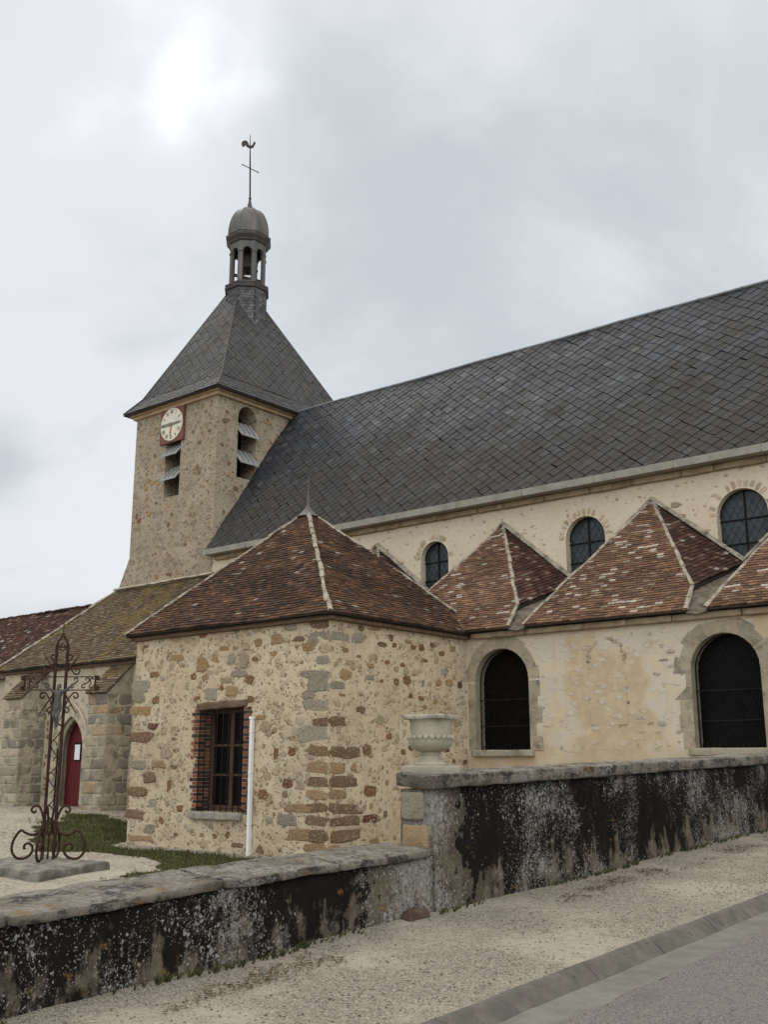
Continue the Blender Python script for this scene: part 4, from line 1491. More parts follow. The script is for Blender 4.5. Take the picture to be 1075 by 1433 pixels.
# slate roof
GY, GZ = 21.66, 6.60
RZ = 12.02
RZL = 12.24                          # the old ridge stands a little higher at the tower
RYL = GY + (RZL - GZ) * (RY - GY) / (RZ - .10 - GZ)
mb = MB()
tiling(mb, [[(NX0, GY, GZ), (NX1, GY, GZ), (NX1, RY, RZ - .10), (NX0, RYL, RZL)]], c_slate, .185, .165, (.004, .020), 'diamond', .008, .05, seed=11)
mb.poly([(NX0, GY + .02, GZ - .08), (NX1, GY + .02, GZ - .08), (NX1, RY + .02, RZ - .20), (NX0, RYL + .02, RZL - .10)], 1)
mb.poly([(NX0, 28.94, GZ), (NX0, RYL, RZL), (NX1, RY, RZ - .1), (NX1, 28.94, GZ)], 0, (.06, .062, .066))
rf = mb.build('roof', [M['slate'], M['darkin']], nave)
mb = MB()
n = 24
pts = [(NX0 + (NX1 - NX0) * k / n, RYL + (RY - RYL) * k / n, RZL + (RZ - .10 - RZL) * k / n + .025 + .03 * nz((k * .6, 0, 0), .5)) for k in range(n + 1)]
mb.tube(pts, .045, 8)
for k in range(n + 1):
    p = Vector(pts[k]); mb.tube([p - Vector((.03, 0, 0)), p + Vector((.03, 0, 0))], .052, 8)
mb.build('ridge_roll', M['zincridge'], rf)
mb = MB()
x = NX0 + .0
while x < NX1:
    b = min(x + 2.0, NX1)
    mb.mesh([(x, GY - .06, 6.46), (b - .006, GY - .06, 6.46), (b - .006, GY - .09, 6.625), (x, GY - .09, 6.625), (x, GY + .02, 6.635), (b - .006, GY + .02, 6.635), (x, NY + .1, 6.46), (b - .006, NY + .1, 6.46)],
            [(0, 1, 2, 3), (3, 2, 5, 4), (1, 0, 6, 7)])
    mb.box((b - .03, GY - .094, 6.47), (b - .01, GY - .055, 6.628))
    x = b
mb.build('gutter', M['zinc'], rf)

# ------------------------------------------------------------------ chapels along the nave
CY = 19.49
chap = thing('side_chapels', 'row of side chapels with ochre walls, arched windows and pointed tile roofs, beside the nave', 'chapel', (-9, 20.5, -1.5))
fr_ch = lambda u, z, d=0.0: (u, CY + d, z)
CW = [dict(u=-12.78, w=1.40, zb=.27, zs=1.76, kind='round', depth=.42), dict(u=-7.73, w=1.36, zb=.27, zs=1.74, kind='round', depth=.42),
      dict(u=-2.6, w=1.36, zb=.27, zs=1.74, kind='round', depth=.42)]
mb = MB()
wall_panel(mb, fr_ch, -13.72, NX1, -2.0, 2.86, CW, .42, 0, 1, step=.35, amp=.022)
wall_panel(mb, lambda u, z, d=0.0: (-20 + d, u, z), CY, NY, -2.0, 2.86, [], step=.8, amp=0)
wall_panel(mb, fr_ch, -20, -13.72, -2.0, 2.86, [], step=.8, amp=0)
# blocked window: shallow outline in the render
bo = arch_pts(-10.2, .82, 2.02, 'round', .46, 18)
out = [(-10.61, .75)] + bo + [(-9.79, .75)]
mb.poly([fr_ch(u, z, -.012) for u, z in reversed(out)], 0)
for p, q in zip(out, out[1:] + out[:1]):
    mb.poly([fr_ch(p[0], p[1], -.012), fr_ch(q[0], q[1], -.012), fr_ch(q[0], q[1], .03), fr_ch(p[0], p[1], .03)], 0)
for k in range(70):
    i_ = random.randrange(len(out))
    p, q = out[i_], out[(i_ + 1) % len(out)]
    f_ = random.random()
    patch(mb, fr_ch, p[0] + (q[0] - p[0]) * f_ + random.uniform(-.03, .03), p[1] + (q[1] - p[1]) * f_ + random.uniform(-.03, .03), random.uniform(.04, .13), random.uniform(.03, .07), pick([(3, (.47, .41, .31)), (2, (.36, .29, .19)), (1, (.22, .17, .115))]), .010, random.uniform(-.4, .4), 2, .2, .4)
for k in range(90):
    u, z = random.uniform(-11.9, -8.7), random.uniform(.3, 2.6)
    if nz((u, 1, z), 1.2, 4) < .05: continue
    patch(mb, fr_ch, u, z, random.uniform(.05, .22), random.uniform(.03, .09), pick([(4, (.50, .44, .335)), (1, (.33, .26, .17)), (.4, (.20, .14, .09))]), .006, random.uniform(-.3, .3), 2, .2, .4)
mb.build('wall', [M['chapel'], M['ashlar'], M['sacstone']], chap)
ASH = [(3, (.295, .25, .18)), (2, (.265, .23, .17)), (2, (.33, .275, .19)), (1, (.235, .205, .155))]
for wi, o in enumerate(CW):
    mb = MB()
    r_ = o['w'] / 2
    nv = 11
    for k in range(nv):
        t0, t1 = math.pi * k / nv + .006, math.pi * (k + 1) / nv - .006
        ro = r_ + random.uniform(.24, .34)
        col = vary(pick(ASH), .08)
        ring = []
        for t in (t0, (t0 + t1) / 2, t1):
            ring.append((o['u'] - math.cos(t) * (r_ + .004), o['zs'] + math.sin(t) * (r_ + .004)))
        ring2 = [(o['u'] - math.cos(t) * ro, o['zs'] + math.sin(t) * ro) for t in (t1, (t0 + t1) / 2, t0)]
        pts = ring + ring2
        d = -.004 - random.uniform(0, .006)
        mb.poly([fr_ch(u, z, d) for u, z in reversed(pts)], 0, col)
        for p, q in zip(pts, pts[1:] + pts[:1]):
            mb.poly([fr_ch(p[0], p[1], d), fr_ch(q[0], q[1], d), fr_ch(q[0], q[1], .04), fr_ch(p[0], p[1], .04)], 0, col)
    z = o['zb'] - .02
    k = 0
    while z < o['zs'] - .05:
        hh = min(random.uniform(.24, .34), o['zs'] - z)
        for side in (-1, 1):
            ww = (.32 if (k + (side > 0)) % 2 else .20) + random.uniform(-.07, .07)
            if o['u'] + side * (r_ + ww) < -13.62: ww = -13.62 * -1 - (-(o['u'] - r_)) if False else max(.05, (o['u'] - r_) + 13.66)
            col = vary(pick(ASH), .08)
            d = -.004 - random.uniform(0, .005)
            xa, xb = sorted((o['u'] + side * (r_ + .003), o['u'] + side * (r_ + ww)))
            mb.box((xa, CY + d, z + .004), (xb, CY + .05, z + hh - .004), 0, col)
        z += hh
        k += 1
    mb.build('window_surround', M['ashlar'], chap)
    mb = MB()
    rough_block(mb, (o['u'] - r_ - (.06 if wi == 0 else .1), CY - .12, o['zb'] - .14), (o['u'] + r_ + .1, CY + .42, o['zb']), (12, 5, 4), .008, .014, col=(.30, .26, .19))
    mb.build('window_sill', M['ashlar'], chap)
    g = MB()
    ap = arch_pts(o['u'], o['w'], o['zs'], 'round')
    g.poly([(o['u'] - r_, CY + .36, o['zb']), (o['u'] + r_, CY + .36, o['zb'])] + [(u, CY + .36, z) for u, z in reversed(ap)])
    w_ = g.build('window', M['glassdark'], chap)
    f = MB()
    yb = CY + .20
    for z in (.78, 1.35):
        f.bar((o['u'] - r_, yb, z), (o['u'] + r_, yb, z), .03, .02)
    f.tube([(o['u'] - r_ + .02, yb, o['zb'])] + [(o['u'] + (u - o['u']) * .975, yb, o['zs'] + (z - o['zs']) * .975) for u, z in ap] + [(o['u'] + r_ - .02, yb, o['zb'])], .014, 6)
    for k in range(-24, 25):
        for sgn in (-1, 1):
            pts = []
            for q in range(90):
                u = o['u'] + k * .095 + sgn * q * .025 * .62; z = o['zb'] + q * .025
                dz = z - o['zs']
                if abs(u - o['u']) < r_ - .02 and (dz < 0 or math.hypot(u - o['u'], dz) < r_ - .02): pts.append((u, yb + .012, z))
            if len(pts) > 2: f.bar(pts[0], pts[-1], .0035, .0035)
    for k in range(12):
        u = o['u'] - r_ + .06 + (o['w'] - .12) * k / 11
        f.bar((u, yb, o['zb']), (u, yb, o['zb'] + .09), .012, .012)
    f.build('window_grille', M['iron'], w_)
# cornice under the tiles
mb = MB()
x = -13.5
while x < NX1:
    L = random.uniform(.8, 1.5)
    rough_block(mb, (x + .005, CY - .13, 2.70), (min(x + L, NX1) - .005, CY + .1, 2.83), (5, 3, 3), .012, .025, seed=int(x * 9))
    x += L
mb.build('cornice', M['cornicedirty'], chap)
# half-pyramid roofs leaning on the nave wall
EY, EZ = 19.22, 2.885
KY, KZ = 19.70, 3.41
for a in (-18.40, -14.23, -10.14, -6.05, -1.96):
    hw = 2.045
    P = Vector((a, NY - .02, 5.86))
    kl, kr = Vector((a - 1.58, KY, KZ)), Vector((a + 1.79, KY, KZ))
    el, er = Vector((a - 1.86, EY, EZ)), Vector((a + 1.83, EY, EZ))
    bl, brr = Vector((a - hw, NY - .02, 4.18)), Vector((a + hw, NY - .02, 4.18))
    mb = MB()
    tiling(mb, [[el, er, kr, kl], [kl, kr, P]], c_chapel, .165, .076, (.010, .028), sag=.025, jit=.010, seed=a)
    dz = Vector((0, 0, -.04))
    mb.poly([el + dz, er + dz, kr + dz, P + dz, kl + dz], 1)
    # side slopes falling to the valleys
    for (k_, b_) in ((kr, brr), (kl, bl)):
        e0, e1 = (k_, b_)
        tiling(mb, [[e0, e1, P]], c_dark if k_ is kr else c_chapel, .165, .095, (.010, .028), sag=.02, jit=.010, seed=a + 1)  # shade of the right-hand slopes put into darker tile colours
        mb.poly([e0 + dz, e1 + dz, P + dz], 1)
        mb.poly([k_ + dz, (k_.x, EY, EZ - .04), (k_.x, NY, EZ - .04), b_ + dz], 1)
    mb.poly([el + dz, er + dz, (er.x, NY, EZ - .04), (el.x, NY, EZ - .04)], 1)
    r2 = mb.build('roof', [M['tile'], M['darkin']], chap)
    mb = MB()
    up = Vector((0, 0, .02))
    hip(mb, kl + up, P + up, .044, .36, wob=.012)
    hip(mb, kr + up, P + up, .044, .36, wob=.012)
    hip(mb, el + up, kl + up, .045, .3, wob=.008)
    hip(mb, er + up, kr + up, .045, .3, wob=.008)
    mb.build('hip_ridge', M['ridge'], r2)
    mb = MB()
    hip(mb, brr + Vector((0, -.03, .05)), P + Vector((0, -.03, .06)), .075, .5, flat=.9, wob=.01)
    hip(mb, bl + Vector((0, -.03, .05)), P + Vector((0, -.03, .06)), .075, .5, flat=.9, wob=.01)
    mb.build('mortar_flashing', M['ridge'], r2)
    mb = MB()                                      # lead valley between this roof and the next
    vx = a + hw
    mb.mesh([(vx - .24, EY + .03, EZ - .06), (vx + .22, EY + .03, EZ - .06), (vx + .46, KY, KZ - .12), (vx - .26, KY, KZ - .12), (vx, EY + .03, EZ - .10), (vx + .06, KY, KZ - .22), (vx, NY, 4.12), (vx - .06, NY, 4.2), (vx + .06, NY, 4.2)],
            [(0, 4, 5, 3), (4, 1, 2, 5), (3, 5, 6, 7), (5, 2, 8, 6)])
    mb.build('valley_gutter', M['valley'], r2)

# ------------------------------------------------------------------ bell tower
TX0, TX1, TY0, TY1 = -29.76, -25.4, 21.98, 28.6
TZ = 12.02
tow = thing('bell_tower', 'square rubble bell tower with slate spire roof and open lantern', 'tower', ((TX0 + TX1) / 2, (TY0 + TY1) / 2, -1.4))
fr_t1 = lambda u, z, d=0.0: (u, TY0 + d, z)
fr_t2 = lambda u, z, d=0.0: (TX1 - d, u, z)
LV1 = dict(u=-27.64, w=.80, zb=8.84, zs=11.0, kind='round', depth=.75)
LV2 = dict(u=23.33, w=.84, zb=9.35, zs=11.50, kind='round', depth=.75)
mb = MB()
wall_panel(mb, fr_t1, TX0, TX1, -2, TZ, [LV1], .75, step=.45, amp=.035)
wall_panel(mb, fr_t2, TY0, TY1, -2, TZ, [LV2], .75, step=.45, amp=.035)
wall_panel(mb, lambda u, z, d=0.0: (TX0 + d, u, z), TY0, TY1, -2, TZ, [], step=1.2, amp=.0)
wall_panel(mb, lambda u, z, d=0.0: (u, TY1 - d, z), TX0, TX1, -2, TZ, [], step=1.2, amp=.0)
# sloping foot of the west corner
mb.mesh([(TX0, TY0 + .003, 6.95), (TX0 - .62, TY0 + .003, 5.75), (TX0 - .62, TY0 + .003, -2), (TX0, TY0 + .003, -2), (TX0, TY0 + 1.4, 6.95), (TX0 - .62, TY0 + 1.4, 5.75), (TX0 - .62, TY0 + 1.4, -2)],
        [(0, 1, 2, 3), (0, 4, 5, 1), (1, 5, 6, 2)])
for k in range(150):
    if random.random() < .5: fr_, u, z = fr_t1, random.uniform(TX0 + .2, TX1 - .2), random.uniform(6, 11.8)
    else: fr_, u, z = fr_t2, random.uniform(TY0 + .2, 25.6), random.uniform(7, 11.8)
    o = LV1 if fr_ is fr_t1 else LV2
    if abs(u - o['u']) < .75 and z > o['zb'] - .3: continue
    patch(mb, fr_, u, z, random.uniform(.10, .28), random.uniform(.08, .20), pick([(2, OCHRE), (1.2, RUST), (2, BEIGE), (1, BROWN)]), .006, random.uniform(-.3, .3), 1, .25, .3)
mb.build('wall', [M['tower'], M['stone']], tow)
mb = MB()                                          # dark chamber behind the louvres
mb.box((TX0 + .3, TY0 + .9, 6), (TX1 - .9, TY1 - .3, 12))
mb.build('bell_chamber', M['darkin'], tow)
mb = MB()                                          # moulded stone cornice
for (o_, za, zb) in ((.10, TZ - .02, TZ + .09), (.19, TZ + .09, TZ + .19)):
    mb.box((TX0 - o_, TY0 - o_, za), (TX1 + o_, TY0 + .2, zb))
    mb.box((TX1 - .2, TY0 + .2, za), (TX1 + o_, TY1 + o_, zb))
    mb.box((TX0 - o_, TY0 + .2, za), (TX0 + .2, TY1 + o_, zb))
mb.build('cornice', M['rail'], tow)
for (o, fr_) in ((LV1, fr_t1), (LV2, fr_t2)):
    for zc_ in ((9.52, 10.38) if fr_ is fr_t1 else (9.95, 10.92)):
        mb = MB()
        h = o['w'] / 2 - .01
        for (dz, dd) in ((0, 0), (.035, .02)):
            pts = [(-h - .02, -.20 + dd, -.10 + dz), (h + .02, -.20 + dd, -.10 + dz), (h, .26, .42 + dz), (-h, .26, .42 + dz)]
            top = [Vector(fr_(o['u'] + u, zc_ + z, d)) for u, d, z in pts]
            bot = [v - Vector((0, 0, .03)) for v in top]
            mb.mesh(top + bot, [(0, 1, 2, 3), (7, 6, 5, 4), (0, 4, 5, 1), (1, 5, 6, 2), (2, 6, 7, 3), (3, 7, 4, 0)])
        for u in (-h * .55, 0, h * .55):
            a, b = Vector(fr_(o['u'] + u, zc_ - .02, -.16)), Vector(fr_(o['u'] + u, zc_ + .445, .25))
            mb.bar(a, b, .014, .02, 1)
        mb.build('louvre', [M['louvre'], M['leaddark']], tow)
# flared slate roof
AX, AY = -27.72, 25.22
HT = 18.35
r0 = [Vector(p) for p in ((TX0 - .36, TY0 - .36, 12.20), (TX1 + .36, TY0 - .36, 12.20), (TX1 + .36, TY1 + .36, 12.20), (TX0 - .36, TY1 + .36, 12.20))]
r1 = [Vector(p) for p in ((TX0 + .10, TY0 + .12, 12.78), (TX1 - .02, TY0 + .12, 12.78), (TX1 - .02, TY1 - .12, 12.78), (TX0 + .10, TY1 - .12, 12.78))]
ap = Vector((AX - .42, AY + .02, HT))
mb = MB()
for i in range(4):
    j = (i + 1) % 4
    tiling(mb, [[r0[i], r0[j], r1[j], r1[i]]], c_slate_tower, .22, .13, (.004, .012), 'course', .006, .015, seed=i)
    tiling(mb, [[r1[i], r1[j], ap]], c_slate_tower, .19, .19, (.003, .014), 'diamond', .005, .02, seed=i + 3, base=.012)
    d = Vector((0, 0, -.05))
    mb.poly([r0[i] + d, r0[j] + d, r1[j] + d, r1[i] + d], 1)
    mb.poly([r1[i] + d, r1[j] + d, ap + d * 2], 1)
mb.poly([p - Vector((0, 0, .03)) for p in r0], 1)
trf = mb.build('roof', [M['slate'], M['leaddark']], tow)
mb = MB()
for i in range(4):
    mb.tube([r0[i] + Vector((0, 0, .02)), r1[i] + Vector((0, 0, .03)), r1[i].lerp(ap, .93)], .030, 8)
mb.build('hip_roll', M['leaddark'], trf)

# lantern
lan = thing('roof_lantern', 'open octagonal lantern with lead dome on top of the tower roof', 'lantern', (AX, AY, 16.0))


def octo(r, z, lean=0.0):
    return [Vector((AX + r * math.cos(math.pi / 8 + k * math.pi / 4), AY + r * math.sin(math.pi / 8 + k * math.pi / 4), z)) for k in range(8)]


def octo_stack(mb, prof, mi=0, colf=None):
    rings = [octo(r, z) for r, z in prof]
    vs = [v for r in rings for v in r]
    for i in range(len(prof) - 1):
        for k in range(8):
            mb.poly([vs[i * 8 + k], vs[i * 8 + (k + 1) % 8], vs[(i + 1) * 8 + (k + 1) % 8], vs[(i + 1) * 8 + k]], mi)
    mb.poly(list(reversed(rings[0])), mi); mb.poly(rings[-1], mi)


AP8 = 1 / math.cos(math.pi / 8)
mb = MB()
octo_stack(mb, [(.79, 15.0), (.79, 17.62)], 1)
oc0, oc1 = octo(.805, 15.3), octo(.805, 17.62)
for k in range(8):
    j = (k + 1) % 8
    a, b = oc0[k], oc0[j]
    n_ = ((a + b) / 2 - Vector((AX, AY, 15.3))).normalized()
    z = 15.3
    row = 0
    while z < 17.6:
        L = (b - a).length
        d = (b - a).normalized()
        q = (row % 2) * .08
        while q < L:
            e_ = min(q + .16, L)
            c0 = a + d * q; c1 = a + d * (e_ - .005)
            zz = z - 15.3
            mb.mesh([c0 + n_ * .014 + Vector((0, 0, zz)), c1 + n_ * .014 + Vector((0, 0, zz)), c1 + n_ * .004 + Vector((0, 0, zz + .125)), c0 + n_ * .004 + Vector((0, 0, zz + .125)),
                     c0 - n_ * .01 + Vector((0, 0, zz)), c1 - n_ * .01 + Vector((0, 0, zz))], [(0, 1, 2, 3), (4, 5, 1, 0)], 0, vary(pick([(3, (.075, .078, .082)), (1, (.12, .12, .115)), (1, (.05, .05, .052))]), .15))
            q = e_
        z += .115
        row += 1
mb.build('slate_base', [M['slate'], M['leaddark']], lan)
mb = MB()
octo_stack(mb, [(.80, 17.48), (.88, 17.50), (.90, 17.58), (.86, 17.60), (.89, 17.69), (.82, 17.74), (.75, 17.77), (.74, 17.80)])
mb.build('base_moulding', M['leaddark'], lan)
# arcade: eight lead-clad posts with round arches between
mb = MB()
ro, ri = .735, .62
zb_, zt_ = 17.80, 19.46
outr, inr = octo(ro, 0), octo(ri, 0)
for k in range(8):
    j = (k + 1) % 8
    a, b, ai, bi = outr[k], outr[j], inr[k], inr[j]
    L = (b - a).length
    pw = .105                                       # half post on either side of the corner
    f0, f1 = pw / L, 1 - pw / L
    zs = 19.02
    wv = (f1 - f0) * L
    pts = [(f0, zb_)] + [(f0 + (f1 - f0) * (1 - math.cos(math.pi * t / 10)) / 2, zs + wv / 2 * math.sin(math.pi * t / 10)) for t in range(11)] + [(f1, zb_)]
    O = lambda f, z: a.lerp(b, f) + Vector((0, 0, z))
    I = lambda f, z: ai.lerp(bi, f) + Vector((0, 0, z))
    for G, rev in ((O, False), (I, True)):
        polys = [[(0, zb_), (f0, zb_), (f0, zs), (0, zs)], [(f1, zb_), (1, zb_), (1, zs), (f1, zs)], [(0, zs), (f0, zs), (f0, zt_), (0, zt_)], [(f1, zs), (1, zs), (1, zt_), (f1, zt_)]]
        for p, q in zip(pts[1:-1], pts[2:-1]):
            polys.append([p, q, (q[0], zt_), (p[0], zt_)])
        for pg in polys:
            vv = [G(*p) for p in pg]
            mb.poly(list(reversed(vv)) if rev else vv)
    for p, q in zip(pts, pts[1:]):
        mb.poly([O(*p), O(*q), I(*q), I(*p)])
    # small capital band on the post
    mb.bar(O(0, zs) , O(f0, zs), .05, .05); mb.bar(O(f1, zs), O(1, zs), .05, .05)
mb.build('arcade', M['lead'], lan)
mb = MB()
octo_stack(mb, [(.74, 19.44), (.80, 19.48), (.82, 19.54), (.86, 19.58), (.92, 19.66), (.93, 19.74), (.84, 19.80), (.80, 19.84)])
mb.build('cornice', M['leaddark'], lan)
mb = MB()
dome = []
for i in range(13):
    t = i / 12
    ang = t * math.pi / 2
    dome.append((.775 * (math.cos(ang) ** .80) * (1 if i < 12 else 0) + .055, 19.84 + 1.24 * math.sin(ang) ** 1.0))
octo_stack(mb, dome)
for k in range(8):
    a = math.pi / 8 + k * math.pi / 4
    mb.tube([(AX + r * math.cos(a), AY + r * math.sin(a), z) for r, z in dome], .018, 6)
mb.build('dome', M['lead'], lan)
mb = MB()
mb.lathe((AX, AY, 0), [(.16, 21.04), (.13, 21.10), (.06, 21.42), (.035, 21.56), (.06, 21.58), (.06, 21.61), (.02, 21.63)], 12)
mb.build('spike', M['leaddark'], lan)

bell = thing('church_bell', 'dark bell hanging inside the open lantern above the tower roof', 'bell', (AX, AY, 18.5))
mb = MB()
mb.lathe((AX, AY, 0), [(.40, 18.50), (.385, 18.54), (.31, 18.70), (.27, 18.95), (.24, 19.12), (.16, 19.22), (.05, 19.26), (.05, 19.40)], 24)
mb.build('bell_body', M['bronze'], bell)
mb = MB()
mb.bar((AX - .6, AY, 19.38), (AX + .6, AY, 19.38), .12, .12)
mb.build('yoke', M['wood'], bell)
mb = MB()
mb.tube([(AX, AY, 19.0), (AX, AY, 18.48)], .02, 6)
mb.lathe((AX, AY, 18.42), [(.02, -.05), (.05, 0), (.02, .06)], 8)
mb.build('clapper', M['iron'], bell)
mb = MB()
mb.bar((AX - .42, AY - .40, 18.32), (AX + .45, AY + .35, 18.02), .11, .09)
mb.bar((AX + .50, AY - .25, 18.02), (AX + .1, AY + .58, 18.02), .09, .08)
tag(mb.build('timber_brace', M['wood']), 'dark timber braces crossing the open lantern below the bell', 'beam')

# weathercock on its rod, leaning slightly
wc = thing('weathercock', 'dark metal weathercock on a thin rod with a crossbar, on top of the lantern dome', 'weathercock', (AX, AY, 21.6))
lat = Vector((math.cos(HEAD), math.sin(HEAD), 0))


def rod(z): return Vector((AX, AY, z)) - lat * (.022 * (z - 21.6) * 1.2)


mb = MB()
mb.tube([rod(21.55), rod(23.3), rod(24.42)], .03, 6, radii=[.034, .028, .012])
mb.build('rod', M['iron'], wc)
mb = MB()
cdir = (lat * .9 + Vector((-.25, .25, 0))).normalized()
a, b = rod(22.92) - lat * .31 + Vector((0, 0, .17)), rod(22.92) + lat * .32 + Vector((0, 0, -.17))
mb.tube([a, b], .017, 6)
for p in (a, b): mb.lathe(p, [(.01, -.035), (.032, 0), (.01, .035)], 8)
mb.build('crossbar', M['iron'], wc)
mb = MB()
sil = [(-.44, .10), (-.42, -.02), (-.34, -.08), (-.28, -.05), (-.29, .01), (-.22, .0), (-.20, -.05), (-.10, -.13), (.02, -.16), (.14, -.13), (.20, -.05), (.23, .06), (.27, .10), (.25, .12), (.25, .17), (.22, .20), (.19, .17), (.16, .19), (.15, .13), (.13, .04), (.07, -.02), (-.02, -.01), (-.07, .03), (-.10, .14), (-.16, .23), (-.27, .27), (-.38, .22)]
c0 = rod(23.95)
th_ = Vector((-lat.y, lat.x, 0)) * .025
k_ = .80
fa = [c0 + lat * x * k_ + Vector((0, 0, z * k_)) - th_ for x, z in sil]
fb = [c0 + lat * x * k_ + Vector((0, 0, z * k_)) + th_ for x, z in sil]
n = len(sil)
mb.mesh(fa + fb, [tuple(range(n)), tuple(reversed(range(n, 2 * n)))] + [(k, n + k, n + (k + 1) % n, (k + 1) % n) for k in range(n)])
mb.build('rooster', M['copper'], wc)

# clock
CX0, CX1, CZ0, CZ1 = -28.30, -27.04, 10.76, 12.06
clk = thing('tower_clock', 'round cream clock dial on a square red panel under the tower eaves', 'clock', ((CX0 + CX1) / 2, TY0, CZ0))
mb = MB()
mb.box((CX0, TY0 - .09, CZ0), (CX1, TY0 - .02, CZ1))
mb.build('panel', M['clockred'], clk)
cc = Vector(((CX0 + CX1) / 2, TY0 - .09, (CZ0 + CZ1) / 2 + .0))
DR = .585


def cdisc(mb, r, d0, d1, n=48):
    a = [cc + Vector((r * math.cos(2 * math.pi * k / n), -d0, r * math.sin(2 * math.pi * k / n))) for k in range(n)]
    b = [cc + Vector((r * math.cos(2 * math.pi * k / n), -d1, r * math.sin(2 * math.pi * k / n))) for k in range(n)]
    mb.poly(b)
    for k in range(n): mb.poly([a[k], a[(k + 1) % n], b[(k + 1) % n], b[k]])


mb = MB(); cdisc(mb, DR, -.01, .02)
mb.build('dial', M['dial'], clk)
rom = ['XII', 'I', 'II', 'III', 'IIII', 'V', 'VI', 'VII', 'VIII', 'IX', 'X', 'XI']
for h, s_ in enumerate(rom):
    a = math.pi / 2 - h * math.pi / 6
    rad = Vector((math.cos(a), 0, math.sin(a)))
    tan = Vector((math.sin(a), 0, -math.cos(a)))
    widths = {'I': .034, 'V': .062, 'X': .066}
    tot = sum(widths[c] for c in s_)
    mb = MB()
    x = -tot / 2
    ci, co = .39, .53
    for ch in s_:
        w_ = widths[ch]
        def pt(u, r): return cc + rad * r + tan * u + Vector((0, -.024, 0))
        if ch == 'I': segs = [((x + w_ / 2, ci), (x + w_ / 2, co))]
        elif ch == 'V': segs = [((x + .006, co), (x + w_ / 2, ci)), ((x + w_ - .006, co), (x + w_ / 2, ci))]
        else: segs = [((x + .006, co), (x + w_ - .006, ci)), ((x + w_ - .006, co), (x + .006, ci))]
        for p, q in segs: mb.bar(pt(*p), pt(*q), .006, .016, up=rad.cross(tan).cross(pt(*q) - pt(*p)).normalized())
        x += w_
    mb.build('numeral', M['ink'], clk)
mb = MB()
for (x0, x1, w0, w1) in ((0, -.54, .045, .085), (0, .40, .045, .06)):
    p, q = cc + Vector((x0, -.045, 0)), cc + Vector((x1, -.045, .01))
    mb.mesh([p + Vector((0, 0, -w0)), p + Vector((0, 0, w0)), q + Vector((0, 0, w1 * .55)), q + Vector((0, 0, -w1 * .55)), p + Vector((0, .01, -w0)), p + Vector((0, .01, w0)), q + Vector((0, .01, w1 * .55)), q + Vector((0, .01, -w1 * .55))],
            [(0, 1, 2, 3), (7, 6, 5, 4), (0, 3, 7, 4), (1, 5, 6, 2), (3, 2, 6, 7)])
mb.bar(cc + Vector((0, -.025, 0)), cc + Vector((0, -.06, 0)), .09, .09)
mb.build('minute_hand', M['handgrey'], clk)
mb = MB()
mb.bar(cc + Vector((0, -.034, 0)), cc + Vector((-.045, -.034, -.36)), .01, .055, up=(1, 0, 0))
mb.mesh([cc + Vector((-.085, -.034, -.24)), cc + Vector((.02, -.034, -.25)), cc + Vector((-.055, -.034, -.45)), cc + Vector((-.085, -.028, -.24)), cc + Vector((.02, -.028, -.25)), cc + Vector((-.055, -.028, -.45))],
        [(0, 1, 2), (5, 4, 3), (0, 2, 5, 3), (2, 1, 4, 5), (1, 0, 3, 4)])
mb.build('hour_hand', M['handrust'], clk)

# ------------------------------------------------------------------ low aisle with the red door
DY = 19.3
ais = thing('side_aisle', 'low aisle with mossy tile roof, two buttresses and red door below the tower', 'building', (-30, 20.6, -1.35))
fr_d = lambda u, z, d=0.0: (u, DY + d, z)
DO = dict(u=-28.58, w=1.36, zb=-1.36, zs=.42, kind='pointed', depth=.42)
mb = MB()
wall_panel(mb, fr_d, -32.6, -19.9, -2, 3.0, [DO], .42, 0, 1, step=.35, amp=.025)
wall_panel(mb, lambda u, z, d=0.0: (-32.6 + d, u, z), DY, 28, -2, 3.0, [], step=1, amp=0)
for k in range(46):
    u, z = random.uniform(-29.9, -27.2), random.uniform(-1.2, 2.7)
    if -29.7 < u < -27.4 and z < 1.75: u = random.uniform(-29.95, -29.55)
    patch(mb, fr_d, u, z, random.uniform(.12, .26), random.uniform(.08, .18), pick([(2, BROWN), (2, BEIGE), (1, RUST), (1, GREYS)]), .006, random.uniform(-.2, .2), 2, .4, .25)
mb.build('wall', [M['aisle'], M['ashlar'], M['stone']], ais)
# moulded pointed arch
mb = MB()
ASH2 = [(3, (.40, .345, .25)), (2, (.34, .295, .22)), (1, (.29, .26, .205))]
ap_in = arch_pts(DO['u'], DO['w'], DO['zs'], 'pointed', n=20)
ap_out = arch_pts(DO['u'], DO['w'] + .56, DO['zs'], 'pointed', n=20)
for (pa, pb, d0) in ((ap_in, ap_out, -.03),):
    for k in range(20):
        col = vary(ASH2[0][1], .05) if k % 3 else vary(ASH2[1][1], .05)
        q = [pa[k], pa[k + 1], pb[k + 1], pb[k]]
        mb.poly([fr_d(u, z, d0) for u, z in reversed(q)], 0, col)
        for p_, q_ in ((pb[k], pb[k + 1]), (pa[k], pa[k + 1])):
            mb.poly([fr_d(*p_, d0), fr_d(*q_, d0), fr_d(*q_, .05), fr_d(*p_, .05)], 0, col)
        p_, q_ = pb[k], pb[k + 1]
        mb.tube([fr_d(*p_, d0 - .01), fr_d(*q_, d0 - .01)], .045, 6, col=(.42, .37, .28), caps=False)
        mp = [(DO['u'] + (x - DO['u']) * .93, DO['zs'] + (z - DO['zs']) * .95) for x, z in (pa[k], pa[k + 1])]
        mb.tube([fr_d(*mp[0], .13), fr_d(*mp[1], .13)], .075, 6, col=(.34, .30, .22), caps=False)
